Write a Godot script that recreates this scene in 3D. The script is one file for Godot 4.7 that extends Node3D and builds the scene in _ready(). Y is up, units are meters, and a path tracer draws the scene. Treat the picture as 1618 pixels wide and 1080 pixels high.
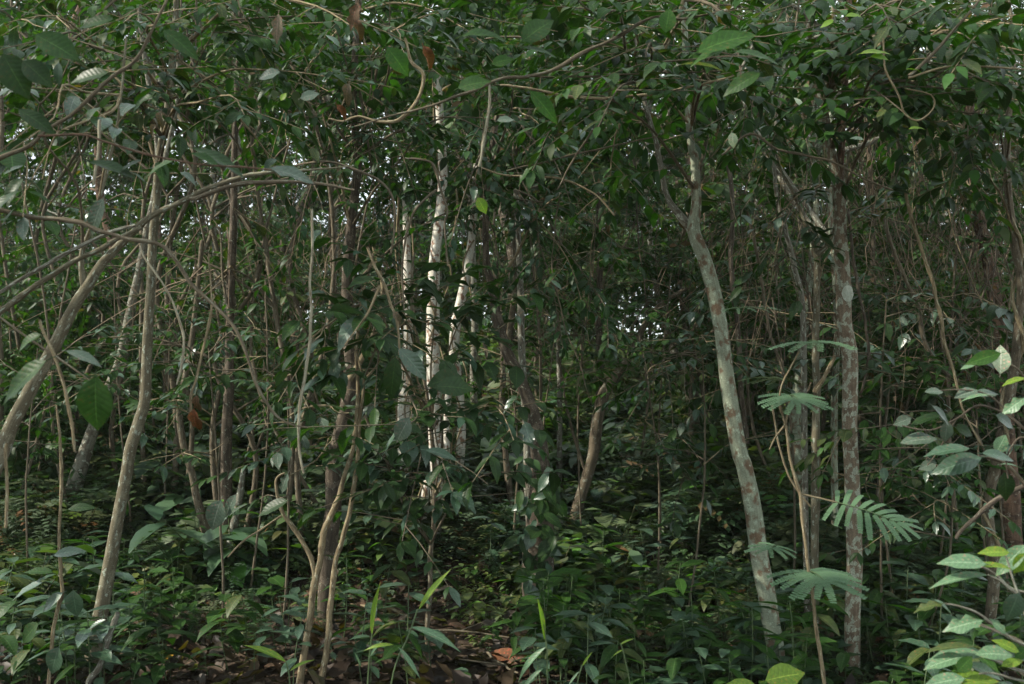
extends Node3D
# A shady tropical wood seen from its edge: mottled slender trunks, coffee-like shrubs, hanging vines, undergrowth and leaf litter.
# Photograph pixels (1618 x 1080) are turned into points with P(px, py, depth in metres).
const F := 1568.0
const EYE := 1.5
const GLADE := Vector3(-0.48, 0.75, -6.6)
const SUNWARD := Vector3(-0.761, 0.632, 0.146)
var rng := RandomNumberGenerator.new()
var nz := FastNoiseLite.new()
var M := {}            # materials
var LEAF := []         # unit leaf meshes, tip along -z, face up
var SPRIG := []        # leafy twigs for crowns
var HERB := []
var BARE := []
var names := {}
var leaf_mats := {}
var PINNA: ArrayMesh
var DEAD := []
var sprig_count := 0

class Mb:
	var v := PackedVector3Array()
	var n := PackedVector3Array()
	var uv := PackedVector2Array()
	var c := PackedColorArray()
	var i := PackedInt32Array()
	func vert(p: Vector3, nn: Vector3, t: Vector2, col := Color.WHITE) -> int:
		v.append(p); n.append(nn); uv.append(t); c.append(col)
		return v.size() - 1
	func tri(a: int, b: int, d: int) -> void:
		i.append(a); i.append(b); i.append(d)
	func mesh(m: Material) -> ArrayMesh:
		var a := []
		a.resize(Mesh.ARRAY_MAX)
		a[Mesh.ARRAY_VERTEX] = v; a[Mesh.ARRAY_NORMAL] = n; a[Mesh.ARRAY_TEX_UV] = uv; a[Mesh.ARRAY_COLOR] = c; a[Mesh.ARRAY_INDEX] = i
		var r := ArrayMesh.new()
		r.add_surface_from_arrays(Mesh.PRIMITIVE_TRIANGLES, a)
		if m: r.surface_set_material(0, m)
		return r

class Thing:
	var root: Node3D
	var base: Vector3
	var leaves := []       # [Transform3D local, leaf mesh number, material name]
	var owner: Node3D = null   # the branch that new leaves grow on
	var spine := []        # world points of the trunk, for branches to start from

func rr(a: float, b: float) -> float: return rng.randf_range(a, b)
func P(px: float, py: float, d: float) -> Vector3: return Vector3((px - 809.0) / F * d, EYE - (py - 540.0) / F * d, -d)
func pick(a: Array): return a[rng.randi() % a.size()]

func gh(x: float, z: float) -> float:
	var d := -z
	var h := 0.102 * clampf(d - 5.4, 0.0, 12.0) + 0.01 * clampf(d - 17.2, 0.0, 60.0)
	var edge := 5.55 + 0.35 * nz.get_noise_2d(x * 60.0, 7.0)
	h += 0.16 * smoothstep(edge, edge + 0.35, d) * smoothstep(0.9, -0.5, x) * (1.0 - smoothstep(9.0, 14.0, d))
	h += 0.10 * nz.get_noise_2d(x * 25.0, z * 25.0) + 0.035 * nz.get_noise_2d(x * 130.0, z * 130.0)
	return h

func on_ground(px: float, py: float) -> Vector3:
	var d := 1.0
	while d < 40.0:
		var p := P(px, py, d)
		if p.y <= gh(p.x, p.z): return p
		d += 0.03
	return P(px, py, d)

const MARKS := [[30, "the leaning grey brown trunk"], [215, "the slender bending tree"], [340, "the crooked tree with swollen base"], [520, "the tan twin stems"], [690, "the white barked trees"], [850, "the creeper clad trunk"], [945, "the curved brown trunk"], [1140, "the leaning blotched tree"], [1290, "the forked sapling"], [1345, "the upright blotched tree"], [1470, "the long slanting lianas"], [1580, "the shaggy dark trunk"]]
func by(label: String, how: String, p: Vector3) -> String:      # says beside which tree a thing stands
	var px := p.x / -p.z * F + 809.0
	var best: Array = MARKS[0]
	for m in MARKS:
		if absf(m[0] - px) < absf(best[0] - px): best = m
	return "%s %s %s" % [label, how, best[1]]

func numbered(called: String) -> String:
	if not names.has(called):
		names[called] = 0
		return called
	names[called] += 1
	return "%s_%03d" % [called, names[called]]

func thing(called: String, label: String, category: String, at: Vector3, group := "") -> Thing:
	var t := Thing.new()
	t.root = Node3D.new()
	t.root.name = numbered(called)
	t.base = at
	t.root.position = at
	add_child(t.root)
	t.root.set_meta("label", label)
	t.root.set_meta("category", category)
	if group: t.root.set_meta("group", group)
	return t

func part(t: Thing, called: String, mesh: Mesh, xf := Transform3D(), parent: Node3D = null) -> MeshInstance3D:
	var o := MeshInstance3D.new()
	o.name = called
	o.mesh = mesh
	o.transform = xf
	(parent if parent else t.root).add_child(o, true)
	return o

func setting(called: String, mesh: Mesh, kind := "structure") -> MeshInstance3D:
	var o := MeshInstance3D.new()
	o.name = numbered(called)
	o.mesh = mesh
	o.set_meta("kind", kind)
	add_child(o)
	return o

func multi(parent: Node3D, called: String, mesh: Mesh, xfs: Array, tints: Array, stuff := true) -> MultiMeshInstance3D:
	if xfs.is_empty(): return null
	var mm := MultiMesh.new()
	mm.transform_format = MultiMesh.TRANSFORM_3D
	mm.use_colors = true
	mm.mesh = mesh
	mm.instance_count = xfs.size()
	for k in xfs.size():
		mm.set_instance_transform(k, xfs[k])
		mm.set_instance_color(k, tints[k])
	var o := MultiMeshInstance3D.new()
	o.name = called
	o.multimesh = mm
	if stuff: o.set_meta("kind", "stuff")
	parent.add_child(o, true)
	return o

# ---------- shapes ----------
func smooth(pts: Array, sub: int) -> Array:           # [Vector3, radius] points through a Catmull-Rom curve
	var out := []
	for k in pts.size() - 1:
		var a = pts[maxi(k - 1, 0)]; var b = pts[k]; var c = pts[k + 1]; var d = pts[mini(k + 2, pts.size() - 1)]
		for s in sub:
			var t := float(s) / sub
			out.append([(b[0] as Vector3).cubic_interpolate(c[0], a[0], d[0], t), lerpf(b[1], c[1], t)])
	out.append(pts[-1])
	return out

func tube(mb: Mb, pts: Array, off: Vector3, sides: int, rough := 0.0, col := Color.WHITE, tile := 0.4, cap := true) -> void:
	var frame := Vector3.RIGHT
	var along := 0.0
	var first := mb.v.size()
	var n := pts.size()
	var spin := rr(0, 1)
	for k in n:
		var p: Vector3 = pts[k][0]
		var dir: Vector3 = (pts[mini(k + 1, n - 1)][0] - pts[maxi(k - 1, 0)][0])
		dir = dir.normalized() if dir.length() > 1e-6 else Vector3.UP
		if k: along += p.distance_to(pts[k - 1][0])
		frame = frame - dir * frame.dot(dir)
		if frame.length() < 0.05: frame = dir.cross(Vector3.FORWARD)
		frame = frame.normalized()
		var side := dir.cross(frame)
		for s in sides + 1:
			var a := TAU * (s % sides) / sides
			var nn := frame * cos(a) + side * sin(a)
			var r: float = pts[k][1]
			if rough > 0.0:
				r *= 1.0 + rough * (nz.get_noise_3d(p.x * 260 + nn.x * 22, p.y * 110 + nn.y * 22, p.z * 260 + nn.z * 22) * 1.3 + 0.6 * nz.get_noise_3d(p.x * 900 + nn.x * 60, p.y * 400, p.z * 900 + nn.z * 60))
			mb.vert(p - off + nn * r, nn, Vector2(spin + float(s) / sides, along / tile), col)
	for k in n - 1:
		for s in sides:
			var a := first + k * (sides + 1) + s
			var b := a + sides + 1
			mb.tri(a, b, a + 1); mb.tri(a + 1, b, b + 1)
	if cap:
		var e := first + (n - 1) * (sides + 1)
		var tip := mb.vert(pts[-1][0] - off + (pts[-1][0] - pts[-2][0]).normalized() * pts[-1][1] * 0.5, (pts[-1][0] - pts[-2][0]).normalized(), Vector2(0.5, along / tile), col)
		for s in sides: mb.tri(e + s, tip, e + s + 1)

# outline: width along the leaf, droop: how far the tip bends down, fold: how much the halves rise from the midrib
func add_leaf(mb: Mb, xf: Transform3D, wide: float, segs: int, across: int, droop: float, fold: float, wave: float, col: Color, tip := 1.25, bite := 0.0, twist := 0.0) -> void:
	var ph := rr(0, TAU)
	var rows := []
	for k in segs + 1:
		var t := float(k) / segs
		var w := wide * 0.5 * pow(sin(PI * pow(t, 0.85)), 0.8) * (1.0 if t < 0.72 else lerpf(1.0, 0.62, (t - 0.72) / 0.28 * tip / 1.25)) if k < segs and k > 0 else wide * 0.012
		var y := -droop * t * t
		var row := []
		for s in range(-across, across + 1):
			var f := float(s) / across
			var ww := w
			if bite > 0.0 and absf(f) > 0.9: ww *= 1.0 - bite * maxf(0.0, sin(t * 17.0 + f * 2.0 + ph))
			var yy := y + fold * absf(f) * w * 2.0 + wave * wide * f * f * sin(t * 15.0 + ph + f * 1.4)
			var q := Vector3(f * ww, yy, -t * (1.0 - 0.25 * droop * t))
			if twist != 0.0: q = Vector3(q.x * cos(twist * t) - (q.y - y) * sin(twist * t), y + q.x * sin(twist * t) + (q.y - y) * cos(twist * t), q.z)
			row.append(q)
		rows.append(row)
	var nr := across * 2 + 1
	var first := mb.v.size()
	for k in segs + 1:
		for s in nr:
			var du: Vector3 = rows[mini(k + 1, segs)][s] - rows[maxi(k - 1, 0)][s]
			var dv: Vector3 = rows[k][mini(s + 1, nr - 1)] - rows[k][maxi(s - 1, 0)]
			if k == 0 or k == segs: dv = Vector3(1, 0, 0)
			var nn := dv.cross(du).normalized()
			if nn.y < 0: nn = -nn
			mb.vert(xf * (rows[k][s] as Vector3), (xf.basis * nn).normalized(), Vector2(float(s) / (nr - 1), float(k) / segs), col)
	for k in segs:
		for s in nr - 1:
			var a := first + k * nr + s
			mb.tri(a, a + nr, a + 1); mb.tri(a + 1, a + nr, a + nr + 1)

func leaf_basis(dir: Vector3, up: Vector3, size: float) -> Basis:
	dir = dir.normalized()
	var x := dir.cross(up)
	if x.length() < 0.01: x = dir.cross(Vector3(0.3, 0.2, 1))
	x = x.normalized()
	return Basis(x, x.cross(dir), -dir).scaled(Vector3.ONE * size)

# ---------- textures ----------
func grey(noise: FastNoiseLite, w: int, h: int) -> PackedByteArray:
	var im := noise.get_seamless_image(w, h)
	im.convert(Image.FORMAT_L8)
	return im.get_data()

func fnl(s: int, freq: float, oct := 4, kind := FastNoiseLite.TYPE_SIMPLEX_SMOOTH) -> FastNoiseLite:
	var f := FastNoiseLite.new()
	f.seed = s; f.frequency = freq; f.fractal_octaves = oct; f.noise_type = kind
	return f

func mixc(a: Color, b: Color, t: float) -> Color: return a.lerp(b, clampf(t, 0, 1))

# bark: linear colours; blotch patches of another colour with sharp edges, pale lichen, fine streaks
func bark(s: int, base: Color, blotch: Color, much: float, lichen: Color, lich: float, streak: float, rough := 0.9, relief := 5.0, soft := 0.07, h := 512) -> StandardMaterial3D:
	var w := 256
	var big := grey(fnl(s, 0.012, 4), w, h)
	var mid := grey(fnl(s + 1, 0.02, 3), w, h)
	var fine := grey(fnl(s + 2, 0.11, 4), w, h)
	var grain := fnl(s + 3, 0.05, 4)
	var gim := grain.get_seamless_image(w, h / 8)
	gim.convert(Image.FORMAT_L8)
	gim.resize(w, h)
	var gr := gim.get_data()
	var px := PackedByteArray(); px.resize(w * h * 3)
	var hp := PackedByteArray(); hp.resize(w * h)
	for k in w * h:
		var f := fine[k] / 255.0
		var g := gr[k] / 255.0
		var a := smoothstep(0.0, soft, big[k] / 255.0 + (f - 0.5) * 0.30 - (1.0 - much))
		var b := smoothstep(0.0, soft * 0.7, mid[k] / 255.0 + (f - 0.5) * 0.22 - (1.0 - lich))
		var c := base.lerp(blotch, a).lerp(lichen, b * (0.75 + 0.25 * f))
		var m := (0.72 + 0.56 * f) * (1.0 + streak * (g - 0.5))
		c = Color(c.r * m, c.g * m, c.b * m).linear_to_srgb()
		px[k * 3] = clampi(int(c.r * 255), 0, 255); px[k * 3 + 1] = clampi(int(c.g * 255), 0, 255); px[k * 3 + 2] = clampi(int(c.b * 255), 0, 255)
		hp[k] = clampi(int(90 + 70 * f + 50 * streak * g + 30 * b - 20 * a), 0, 255)
	var m := StandardMaterial3D.new()
	m.albedo_texture = ImageTexture.create_from_image(Image.create_from_data(w, h, false, Image.FORMAT_RGB8, px))
	var nim := Image.create_from_data(w, h, false, Image.FORMAT_L8, hp)
	nim.convert(Image.FORMAT_RGBA8)
	nim.bump_map_to_normal_map(relief)
	m.normal_enabled = true
	m.normal_texture = ImageTexture.create_from_image(nim)
	m.roughness = rough
	m.metallic_specular = 0.25
	m.vertex_color_use_as_albedo = true
	m.set_meta("tile", h / 1024.0)
	return m

func leaf_textures() -> Array:
	var w := 128; var h := 256
	var mot := grey(fnl(71, 0.03, 4), w, h)
	var col := PackedByteArray(); col.resize(w * h * 3)
	var hp := PackedByteArray(); hp.resize(w * h)
	for y in h:
		for x in w:
			var f := absf(x / float(w - 1) - 0.5) * 2.0
			var t := y / float(h - 1)
			var rib := exp(-pow(f / 0.035, 2))
			var u := (t - f * 0.16) * 9.0
			var ve := absf(u - roundf(u))
			var vein := exp(-pow(ve / 0.07, 2)) * (1.0 - f * 0.5)
			var k := y * w + x
			var mm := mot[k] / 255.0
			var l := 0.80 + 0.24 * mm + 0.42 * rib + 0.16 * vein
			var sp := smoothstep(0.74, 0.78, mm)
			var c := Color(l * (1.0 + 0.25 * rib + 0.4 * sp), l * (1.0 - 0.1 * sp), l * (0.95 + 0.1 * rib))
			col[k * 3] = clampi(int(c.r * 178), 0, 255); col[k * 3 + 1] = clampi(int(c.g * 178), 0, 255); col[k * 3 + 2] = clampi(int(c.b * 178), 0, 255)
			hp[k] = clampi(int(60 + 130 * pow(minf(ve * 2.0, 1.0), 0.7) + 22 * mm - 40 * rib), 0, 255)
	var nim := Image.create_from_data(w, h, false, Image.FORMAT_L8, hp)
	nim.convert(Image.FORMAT_RGBA8)
	nim.bump_map_to_normal_map(6.0)
	return [ImageTexture.create_from_image(Image.create_from_data(w, h, false, Image.FORMAT_RGB8, col)), ImageTexture.create_from_image(nim)]

func leaf_mat(called: String, lin: Color, rough: float, back: float, tex: Array, spec := 0.4) -> StandardMaterial3D:
	var m := StandardMaterial3D.new()
	m.resource_name = called
	m.albedo_color = Color(lin.r * 2.1, lin.g * 2.1, lin.b * 2.1).linear_to_srgb()   # the vein texture averages about 0.47 linear
	m.albedo_texture = tex[0]
	m.normal_enabled = true
	m.normal_texture = tex[1]
	m.normal_scale = 0.35
	m.roughness = rough
	m.metallic_specular = spec
	m.backlight_enabled = true
	m.backlight = Color(0.85 * back, 1.0 * back, 0.35 * back)
	m.cull_mode = BaseMaterial3D.CULL_DISABLED
	leaf_mats[called] = m
	return m

# ---------- the library ----------
func make_library() -> void:
	var tex := leaf_textures()
	leaf_mat("dark", Color(0.024, 0.056, 0.018), 0.42, 0.8, tex, 0.33)
	leaf_mat("mid", Color(0.036, 0.088, 0.024), 0.45, 0.9, tex, 0.33)
	leaf_mat("fresh", Color(0.050, 0.130, 0.028), 0.45, 1.0, tex, 0.33)
	leaf_mat("olive", Color(0.066, 0.098, 0.030), 0.48, 0.8, tex)
	leaf_mat("teal", Color(0.048, 0.100, 0.062), 0.34, 0.6, tex, 0.6)
	leaf_mat("dusty", Color(0.080, 0.118, 0.092), 0.36, 0.5, tex)
	leaf_mat("lime", Color(0.20, 0.33, 0.05), 0.45, 1.0, tex)
	leaf_mat("mint", Color(0.125, 0.225, 0.135), 0.38, 0.7, tex)
	leaf_mat("white", Color(0.36, 0.44, 0.34), 0.4, 0.6, tex)
	leaf_mat("dead", Color(0.13, 0.085, 0.06), 0.75, 0.5, tex, 0.3)
	leaf_mat("rust", Color(0.17, 0.075, 0.042), 0.7, 0.5, tex, 0.3)
	leaf_mat("grey", Color(0.19, 0.165, 0.13), 0.8, 0.4, tex, 0.3)
	leaf_mat("yellow", Color(0.55, 0.33, 0.05), 0.6, 0.6, tex, 0.3)
	var f := StandardMaterial3D.new()
	f.vertex_color_use_as_albedo = true
	f.roughness = 0.5
	f.metallic_specular = 0.38
	f.backlight_enabled = true
	f.backlight = Color(0.8, 0.95, 0.35)
	M.foliage = f
	var hb := f.duplicate() as StandardMaterial3D
	hb.roughness = 0.36
	hb.metallic_specular = 0.55
	M.herb = hb
	var w := StandardMaterial3D.new()
	w.vertex_color_use_as_albedo = true
	w.roughness = 0.9
	w.metallic_specular = 0.2
	M.twig = w
	M.mottled = bark(11, Color(0.21, 0.232, 0.168), Color(0.135, 0.095, 0.062), 0.5, Color(0.30, 0.35, 0.265), 0.34, 0.5, 0.9, 4.0, 0.22, 1024)
	M.brownpatch = bark(15, Color(0.165, 0.128, 0.09), Color(0.11, 0.08, 0.056), 0.42, Color(0.29, 0.315, 0.245), 0.52, 0.5, 0.9, 4.0, 0.2, 1024)
	M.mossy = bark(21, Color(0.116, 0.102, 0.068), Color(0.165, 0.152, 0.105), 0.5, Color(0.28, 0.31, 0.25), 0.36, 0.6, 0.9, 4.0, 0.22, 1024)
	M.tan = bark(31, Color(0.205, 0.165, 0.10), Color(0.115, 0.088, 0.054), 0.42, Color(0.36, 0.34, 0.24), 0.25, 0.5)
	M.lightvine = bark(45, Color(0.27, 0.25, 0.18), Color(0.16, 0.13, 0.09), 0.45, Color(0.34, 0.35, 0.28), 0.3, 0.5)
	M.pale = bark(41, Color(0.58, 0.54, 0.46), Color(0.27, 0.165, 0.115), 0.40, Color(0.62, 0.61, 0.55), 0.4, 0.5)
	M.dark = bark(51, Color(0.068, 0.055, 0.041), Color(0.12, 0.098, 0.074), 0.4, Color(0.2, 0.21, 0.16), 0.2, 0.9)
	M.red = bark(61, Color(0.125, 0.08, 0.055), Color(0.075, 0.05, 0.036), 0.45, Color(0.20, 0.17, 0.13), 0.25, 0.9)
	M.grey = bark(81, Color(0.165, 0.158, 0.125), Color(0.10, 0.087, 0.066), 0.45, Color(0.34, 0.36, 0.30), 0.32, 0.6)
	M.vine = bark(91, Color(0.120, 0.099, 0.068), Color(0.074, 0.060, 0.042), 0.4, Color(0.20, 0.20, 0.155), 0.26, 0.7)
	M.lichen = bark(101, Color(0.42, 0.46, 0.39), Color(0.36, 0.39, 0.32), 0.4, Color(0.5, 0.53, 0.46), 0.3, 0.1)
	var gm := StandardMaterial3D.new()
	gm.albedo_color = Color(0.06, 0.095, 0.035).linear_to_srgb()
	gm.roughness = 0.5
	M.green = gm
	# leaves: number 0-3 long oval, 4 eaten, 5 broad, 6 narrow, 7 curled
	var specs := [[0.40, 0.20, 0.10, 0.030, 0.0, 0.0], [0.44, 0.34, 0.16, 0.035, 0.0, 0.15], [0.36, 0.10, 0.12, 0.03, 0.0, -0.2], [0.42, 0.5, 0.08, 0.04, 0.0, 0.3], [0.46, 0.25, 0.1, 0.05, 0.5, 0.0], [0.62, 0.18, 0.08, 0.03, 0.0, 0.1], [0.24, 0.22, 0.18, 0.02, 0.0, 0.1], [0.46, 0.75, 0.55, 0.09, 0.25, 0.9]]
	for s in specs:
		var mb := Mb.new()
		add_leaf(mb, Transform3D(), s[0], 6, 2, s[1], s[2], s[3], Color.WHITE, 1.25, s[4], s[5])
		tube(mb, [[Vector3(0, -0.03, 0.12), 0.011], [Vector3(0, -0.006, 0.05), 0.009], [Vector3(0, 0.0, -0.03), 0.008]], Vector3.ZERO, 3)   # leaf stalk
		LEAF.append(mb.mesh(null))
	for k in 4:
		var mb := Mb.new()
		add_leaf(mb, Transform3D(), rr(0.4, 0.55), 5, 1, rr(-0.25, 0.25), rr(-0.1, 0.4), 0.09, Color.WHITE, 1.25, 0.2, rr(-0.9, 0.9))
		DEAD.append(mb.mesh(M.foliage))
	var one := Mb.new()
	add_leaf(one, Transform3D(), 0.42, 5, 1, 0.3, 0.1, 0.03, Color.WHITE)
	M.leaf_one = one.mesh(M.foliage)
	for k in 9: SPRIG.append(make_sprig(k))
	for k in 6: HERB.append(make_herb(k))
	for k in 5: BARE.append(make_tangle(k))
	PINNA = make_pinna()

func make_sprig(kind: int) -> ArrayMesh:           # a twig 1 unit long with paired leaves
	var mb := Mb.new()
	var pts := []
	var bend := rr(-0.15, 0.1)
	for k in 5: pts.append([Vector3(rr(-0.03, 0.03), bend * k * k / 16.0 + rr(-0.02, 0.02), -k * 0.25), 0.012 - 0.002 * k])
	tube(mb, pts, Vector3.ZERO, 3, 0.0, Color(0.13, 0.105, 0.07))
	var sp := kind % 3                                   # small leaved, oval leaved, long leaved
	var pairs := [11, 8, 7][sp] as int
	for k in pairs:
		var t := 0.1 + 0.9 * k / float(pairs - 1)
		var at := Vector3(0, bend * t * t, -t)
		for s in [-1, 1]:
			if rng.randf() < 0.14: continue
			var g := rr(0.7, 1.2)
			var col := Color(0.030, 0.070, 0.024).lerp(Color(0.068, 0.120, 0.032), rng.randf() * rng.randf()) * g
			if rng.randf() < 0.035: col = Color(0.13, 0.085, 0.045)
			var dir := Vector3(s * rr(0.45, 1.1), rr(-0.6, 0.25), -rr(0.25, 0.9))
			var up := Vector3(rr(-0.45, 0.45), 1, rr(-0.45, 0.45))
			var b := leaf_basis(dir, up, [rr(0.15, 0.26), rr(0.22, 0.38), rr(0.28, 0.46)][sp] * (0.8 if t > 0.9 else 1.0))
			add_leaf(mb, Transform3D(b, at), [rr(0.42, 0.6), rr(0.38, 0.5), rr(0.24, 0.34)][sp], 4, 1, rr(0.0, 0.5), rr(0.02, 0.2), 0.03, col, 1.25, 0.35 if rng.randf() < 0.2 else 0.0, rr(-0.4, 0.4))
	for k in 3:                                          # side twiglets without leaves
		var t := rr(0.1, 0.7)
		tube(mb, [[Vector3(0, bend * t * t, -t), 0.006], [Vector3(rr(-0.35, 0.35), rr(-0.25, 0.2), -t - rr(0.05, 0.3)), 0.003]], Vector3.ZERO, 3, 0.0, Color(0.17, 0.14, 0.10))
	return mb.mesh(M.foliage)

func make_herb(kind: int) -> ArrayMesh:            # low plant about 1 unit tall
	var mb := Mb.new()
	var stems := 3 + kind % 3
	for s in stems:
		var lean := Vector3(rr(-0.55, 0.55), 1, rr(-0.55, 0.55)) * rr(0.5, 1.0)
		var pts := []
		for k in 4: pts.append([lean * (k / 3.0) + Vector3(rr(-0.03, 0.03), -0.06 * k * k / 9.0, rr(-0.03, 0.03)), 0.012 - 0.003 * k])
		tube(mb, pts, Vector3.ZERO, 3, 0.0, Color(0.10, 0.11, 0.05))
		var n := 7 + rng.randi() % 5
		for k in n:
			var t := 0.22 + 0.78 * k / float(n - 1)
			var a := k * 2.4 + rr(-0.5, 0.5)
			var dir := Vector3(cos(a), rr(-0.35, 0.35), sin(a))
			var col := Color(0.055, 0.096, 0.052).lerp(Color(0.105, 0.150, 0.078), rng.randf()) * rr(0.7, 1.3)
			if kind == 2: col = Color(col.r * 1.25, col.g * 1.1, col.b * 0.7)
			if kind == 3: col = Color(col.r * 0.7, col.g * 0.75, col.b * 0.8)
			if rng.randf() < 0.06: col = Color(0.10, 0.20, 0.04)
			if rng.randf() < 0.03: col = Color(0.16, 0.10, 0.05)
			if kind >= 4:      # feathery: small leaflets along a rachis
				for q in 5:
					for sd in [-1, 1]:
						var d2 := (dir.rotated(Vector3.UP, sd * 1.1) + Vector3(0, rr(-0.2, 0.1), 0))
						add_leaf(mb, Transform3D(leaf_basis(d2, Vector3(rr(-0.2, 0.2), 1, rr(-0.2, 0.2)), 0.13 - 0.012 * q), lean * t + dir.normalized() * (0.06 + 0.06 * q) - Vector3(0, 0.008 * q * q, 0)), 0.5, 2, 1, 0.1, 0.05, 0.0, col)
			else:
				add_leaf(mb, Transform3D(leaf_basis(dir, Vector3(rr(-0.4, 0.4), 1, rr(-0.4, 0.4)), rr(0.14, 0.34) * (1.3 if kind == 1 else 1.0)), lean * t), rr(0.22, 0.32) if kind == 3 else rr(0.36, 0.6), 4, 1, rr(0.1, 0.5), rr(0.03, 0.2), 0.03, col)
	return mb.mesh(M.herb)

func make_tangle(kind: int) -> ArrayMesh:          # bare thin vines hanging 1 unit down
	var mb := Mb.new()
	for s in 7:
		var pts := []
		var p := Vector3(rr(-0.25, 0.25), rr(-0.2, 0), rr(-0.25, 0.25))
		var drift := Vector3(rr(-0.45, 0.45), -rr(0.4, 1.0), rr(-0.45, 0.45))
		var fat := rr(0.0016, 0.0042)
		for k in 8:
			pts.append([p, fat * (1.0 - 0.08 * k)])
			p += drift / 8.0 + Vector3(rr(-0.025, 0.025), rr(-0.02, 0.02), rr(-0.025, 0.025))
		var g := rr(0.5, 1.3)
		tube(mb, pts, Vector3.ZERO, 3, 0.0, Color(0.13 * g, 0.10 * g, 0.07 * g))
		if s % 2: tube(mb, [[pts[3][0], fat * 0.8], [pts[3][0] + Vector3(rr(-0.2, 0.2), rr(-0.2, 0.1), rr(-0.2, 0.2)), fat * 0.5]], Vector3.ZERO, 3, 0.0, Color(0.13 * g, 0.10 * g, 0.07 * g))
	return mb.mesh(M.twig)

func make_pinna() -> ArrayMesh:                    # one feather of a compound leaf, 1 unit long, its leaflets nearly touching
	var mb := Mb.new()
	var pairs := 15
	var pts := []
	for k in 5: pts.append([Vector3(0, -0.26 * pow(k / 4.0, 2), -k * 0.25), 0.006])
	tube(mb, pts, Vector3.ZERO, 3, 0.0, Color(0.5, 0.62, 0.4))
	for k in pairs:
		var t := 0.04 + 0.94 * k / float(pairs - 1)
		var l := 0.115 * pow(sin(PI * clampf(0.2 + 0.6 * t, 0, 1)), 0.55)
		for s in [-1, 1]:
			var at := Vector3(0, -0.26 * t * t, -t)
			var dir := Vector3(s, rr(-0.12, 0.06), -0.42)
			var b := leaf_basis(dir, Vector3(0, 1, -0.3 * t + rr(-0.08, 0.08)), l)
			var wd := 0.07 / l
			var first := mb.v.size()
			for q in [[-0.42, 0.0], [0.42, 0.0], [-0.5, 0.6], [0.5, 0.75], [0.12, 1.05]]:
				mb.vert(at + b * Vector3(q[0] * wd, -0.05 * q[1], -q[1]), (b * Vector3.UP).normalized(), Vector2(0.25 + q[0] * 0.3, q[1] * 0.9), Color.WHITE)
			mb.tri(first, first + 2, first + 1); mb.tri(first + 1, first + 2, first + 3); mb.tri(first + 2, first + 4, first + 3)
	return mb.mesh(null)

# ---------- builders ----------
# trunk through photograph points [px, py, width in px] at depth d (a fourth number gives its own depth), then through extra world points
func trunk_points(pts: Array, d: float, extra := []) -> Array:
	var out := []
	for p in pts:
		var dd: float = p[3] if p.size() > 3 else d
		out.append([P(p[0], p[1], dd), p[2] * 0.5 / F * dd])
	for e in extra: out.append(e)
	return out

func rooted(pts: Array) -> Array:                  # the first point is carried down into the ground with a slight flare
	var p: Vector3 = pts[0][0]
	var r: float = pts[0][1]
	var g := gh(p.x, p.z)
	var out := []
	if p.y > g + 0.08:
		out = [[Vector3(p.x, g - 0.12, p.z), r * 1.75], [Vector3(p.x, g + 0.03, p.z), r * 1.3], [Vector3(p.x, g + 0.12, p.z).lerp(p, 0.1), r * 1.06]] if p.y > g + 0.25 else [[Vector3(p.x, g - 0.12, p.z), r * 1.5]]
	else:
		out = [[Vector3(p.x, minf(g, p.y) - 0.15, p.z), r * 1.2]]
	return out + pts

func limb(t: Thing, called: String, pts: Array, mat: Material, sides := 8, rough := 0.12, sub := 5, parent: Node3D = null) -> MeshInstance3D:
	var mb := Mb.new()
	var sm := smooth(pts, sub)
	for k in range(1, sm.size() - 1):          # thin wood is kinked and knotty
		var r: float = sm[k][1]
		if r < 0.014:
			var p: Vector3 = sm[k][0]
			sm[k] = [p + Vector3(nz.get_noise_3dv(p * 500.0), nz.get_noise_3dv(p * 500.0 + Vector3(50, 0, 0)), nz.get_noise_3dv(p * 500.0 + Vector3(0, 70, 0))) * minf(0.008, r * 1.3), r * (1.0 + 0.45 * maxf(0.0, nz.get_noise_3dv(p * 1500.0)) + rr(-0.08, 0.1))]
	tube(mb, sm, t.base, sides, rough, Color.WHITE, mat.get_meta("tile", 0.5))
	return part(t, called, mb.mesh(mat), Transform3D(), parent)

func tree(called: String, label: String, pts: Array, mat: Material, group := "", category := "tree", sides := 14, rough := 0.09) -> Thing:
	var p := rooted(pts)
	var f: Vector3 = p[0][0]
	var t := thing(called, label, category, Vector3(f.x, gh(f.x, f.z), f.z), group)
	limb(t, "trunk", p, mat, sides, rough, 6)
	t.spine = p
	return t

func put_leaf(t: Thing, at: Vector3, dir: Vector3, up: Vector3, size: float, kind: int, mat: String) -> void:
	t.leaves.append([Transform3D(leaf_basis(dir, up, size), at - t.base), kind, mat, t.owner])

# a leaf by its place in the photograph: centre, length in px, angle of the tip (degrees, 0 = right, 90 = up), face 0 = flat seen edge on, 1 = turned to the viewer
func show_leaf(t: Thing, px: float, py: float, d: float, len_px: float, deg: float, face: float, kind: int, mat: String, away := 0.0) -> void:
	var a := deg_to_rad(deg)
	var dir := Vector3(cos(a), sin(a), away).normalized()
	var size := len_px / F * d
	var up := Vector3(0, 1, 0).lerp(Vector3(0, 0.25, 1), face).normalized()
	if absf(dir.dot(up)) > 0.9: up = Vector3(0, 0.1, 1)
	put_leaf(t, P(px, py, d) - dir * size * 0.5, dir, up, size, kind, mat)

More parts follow.
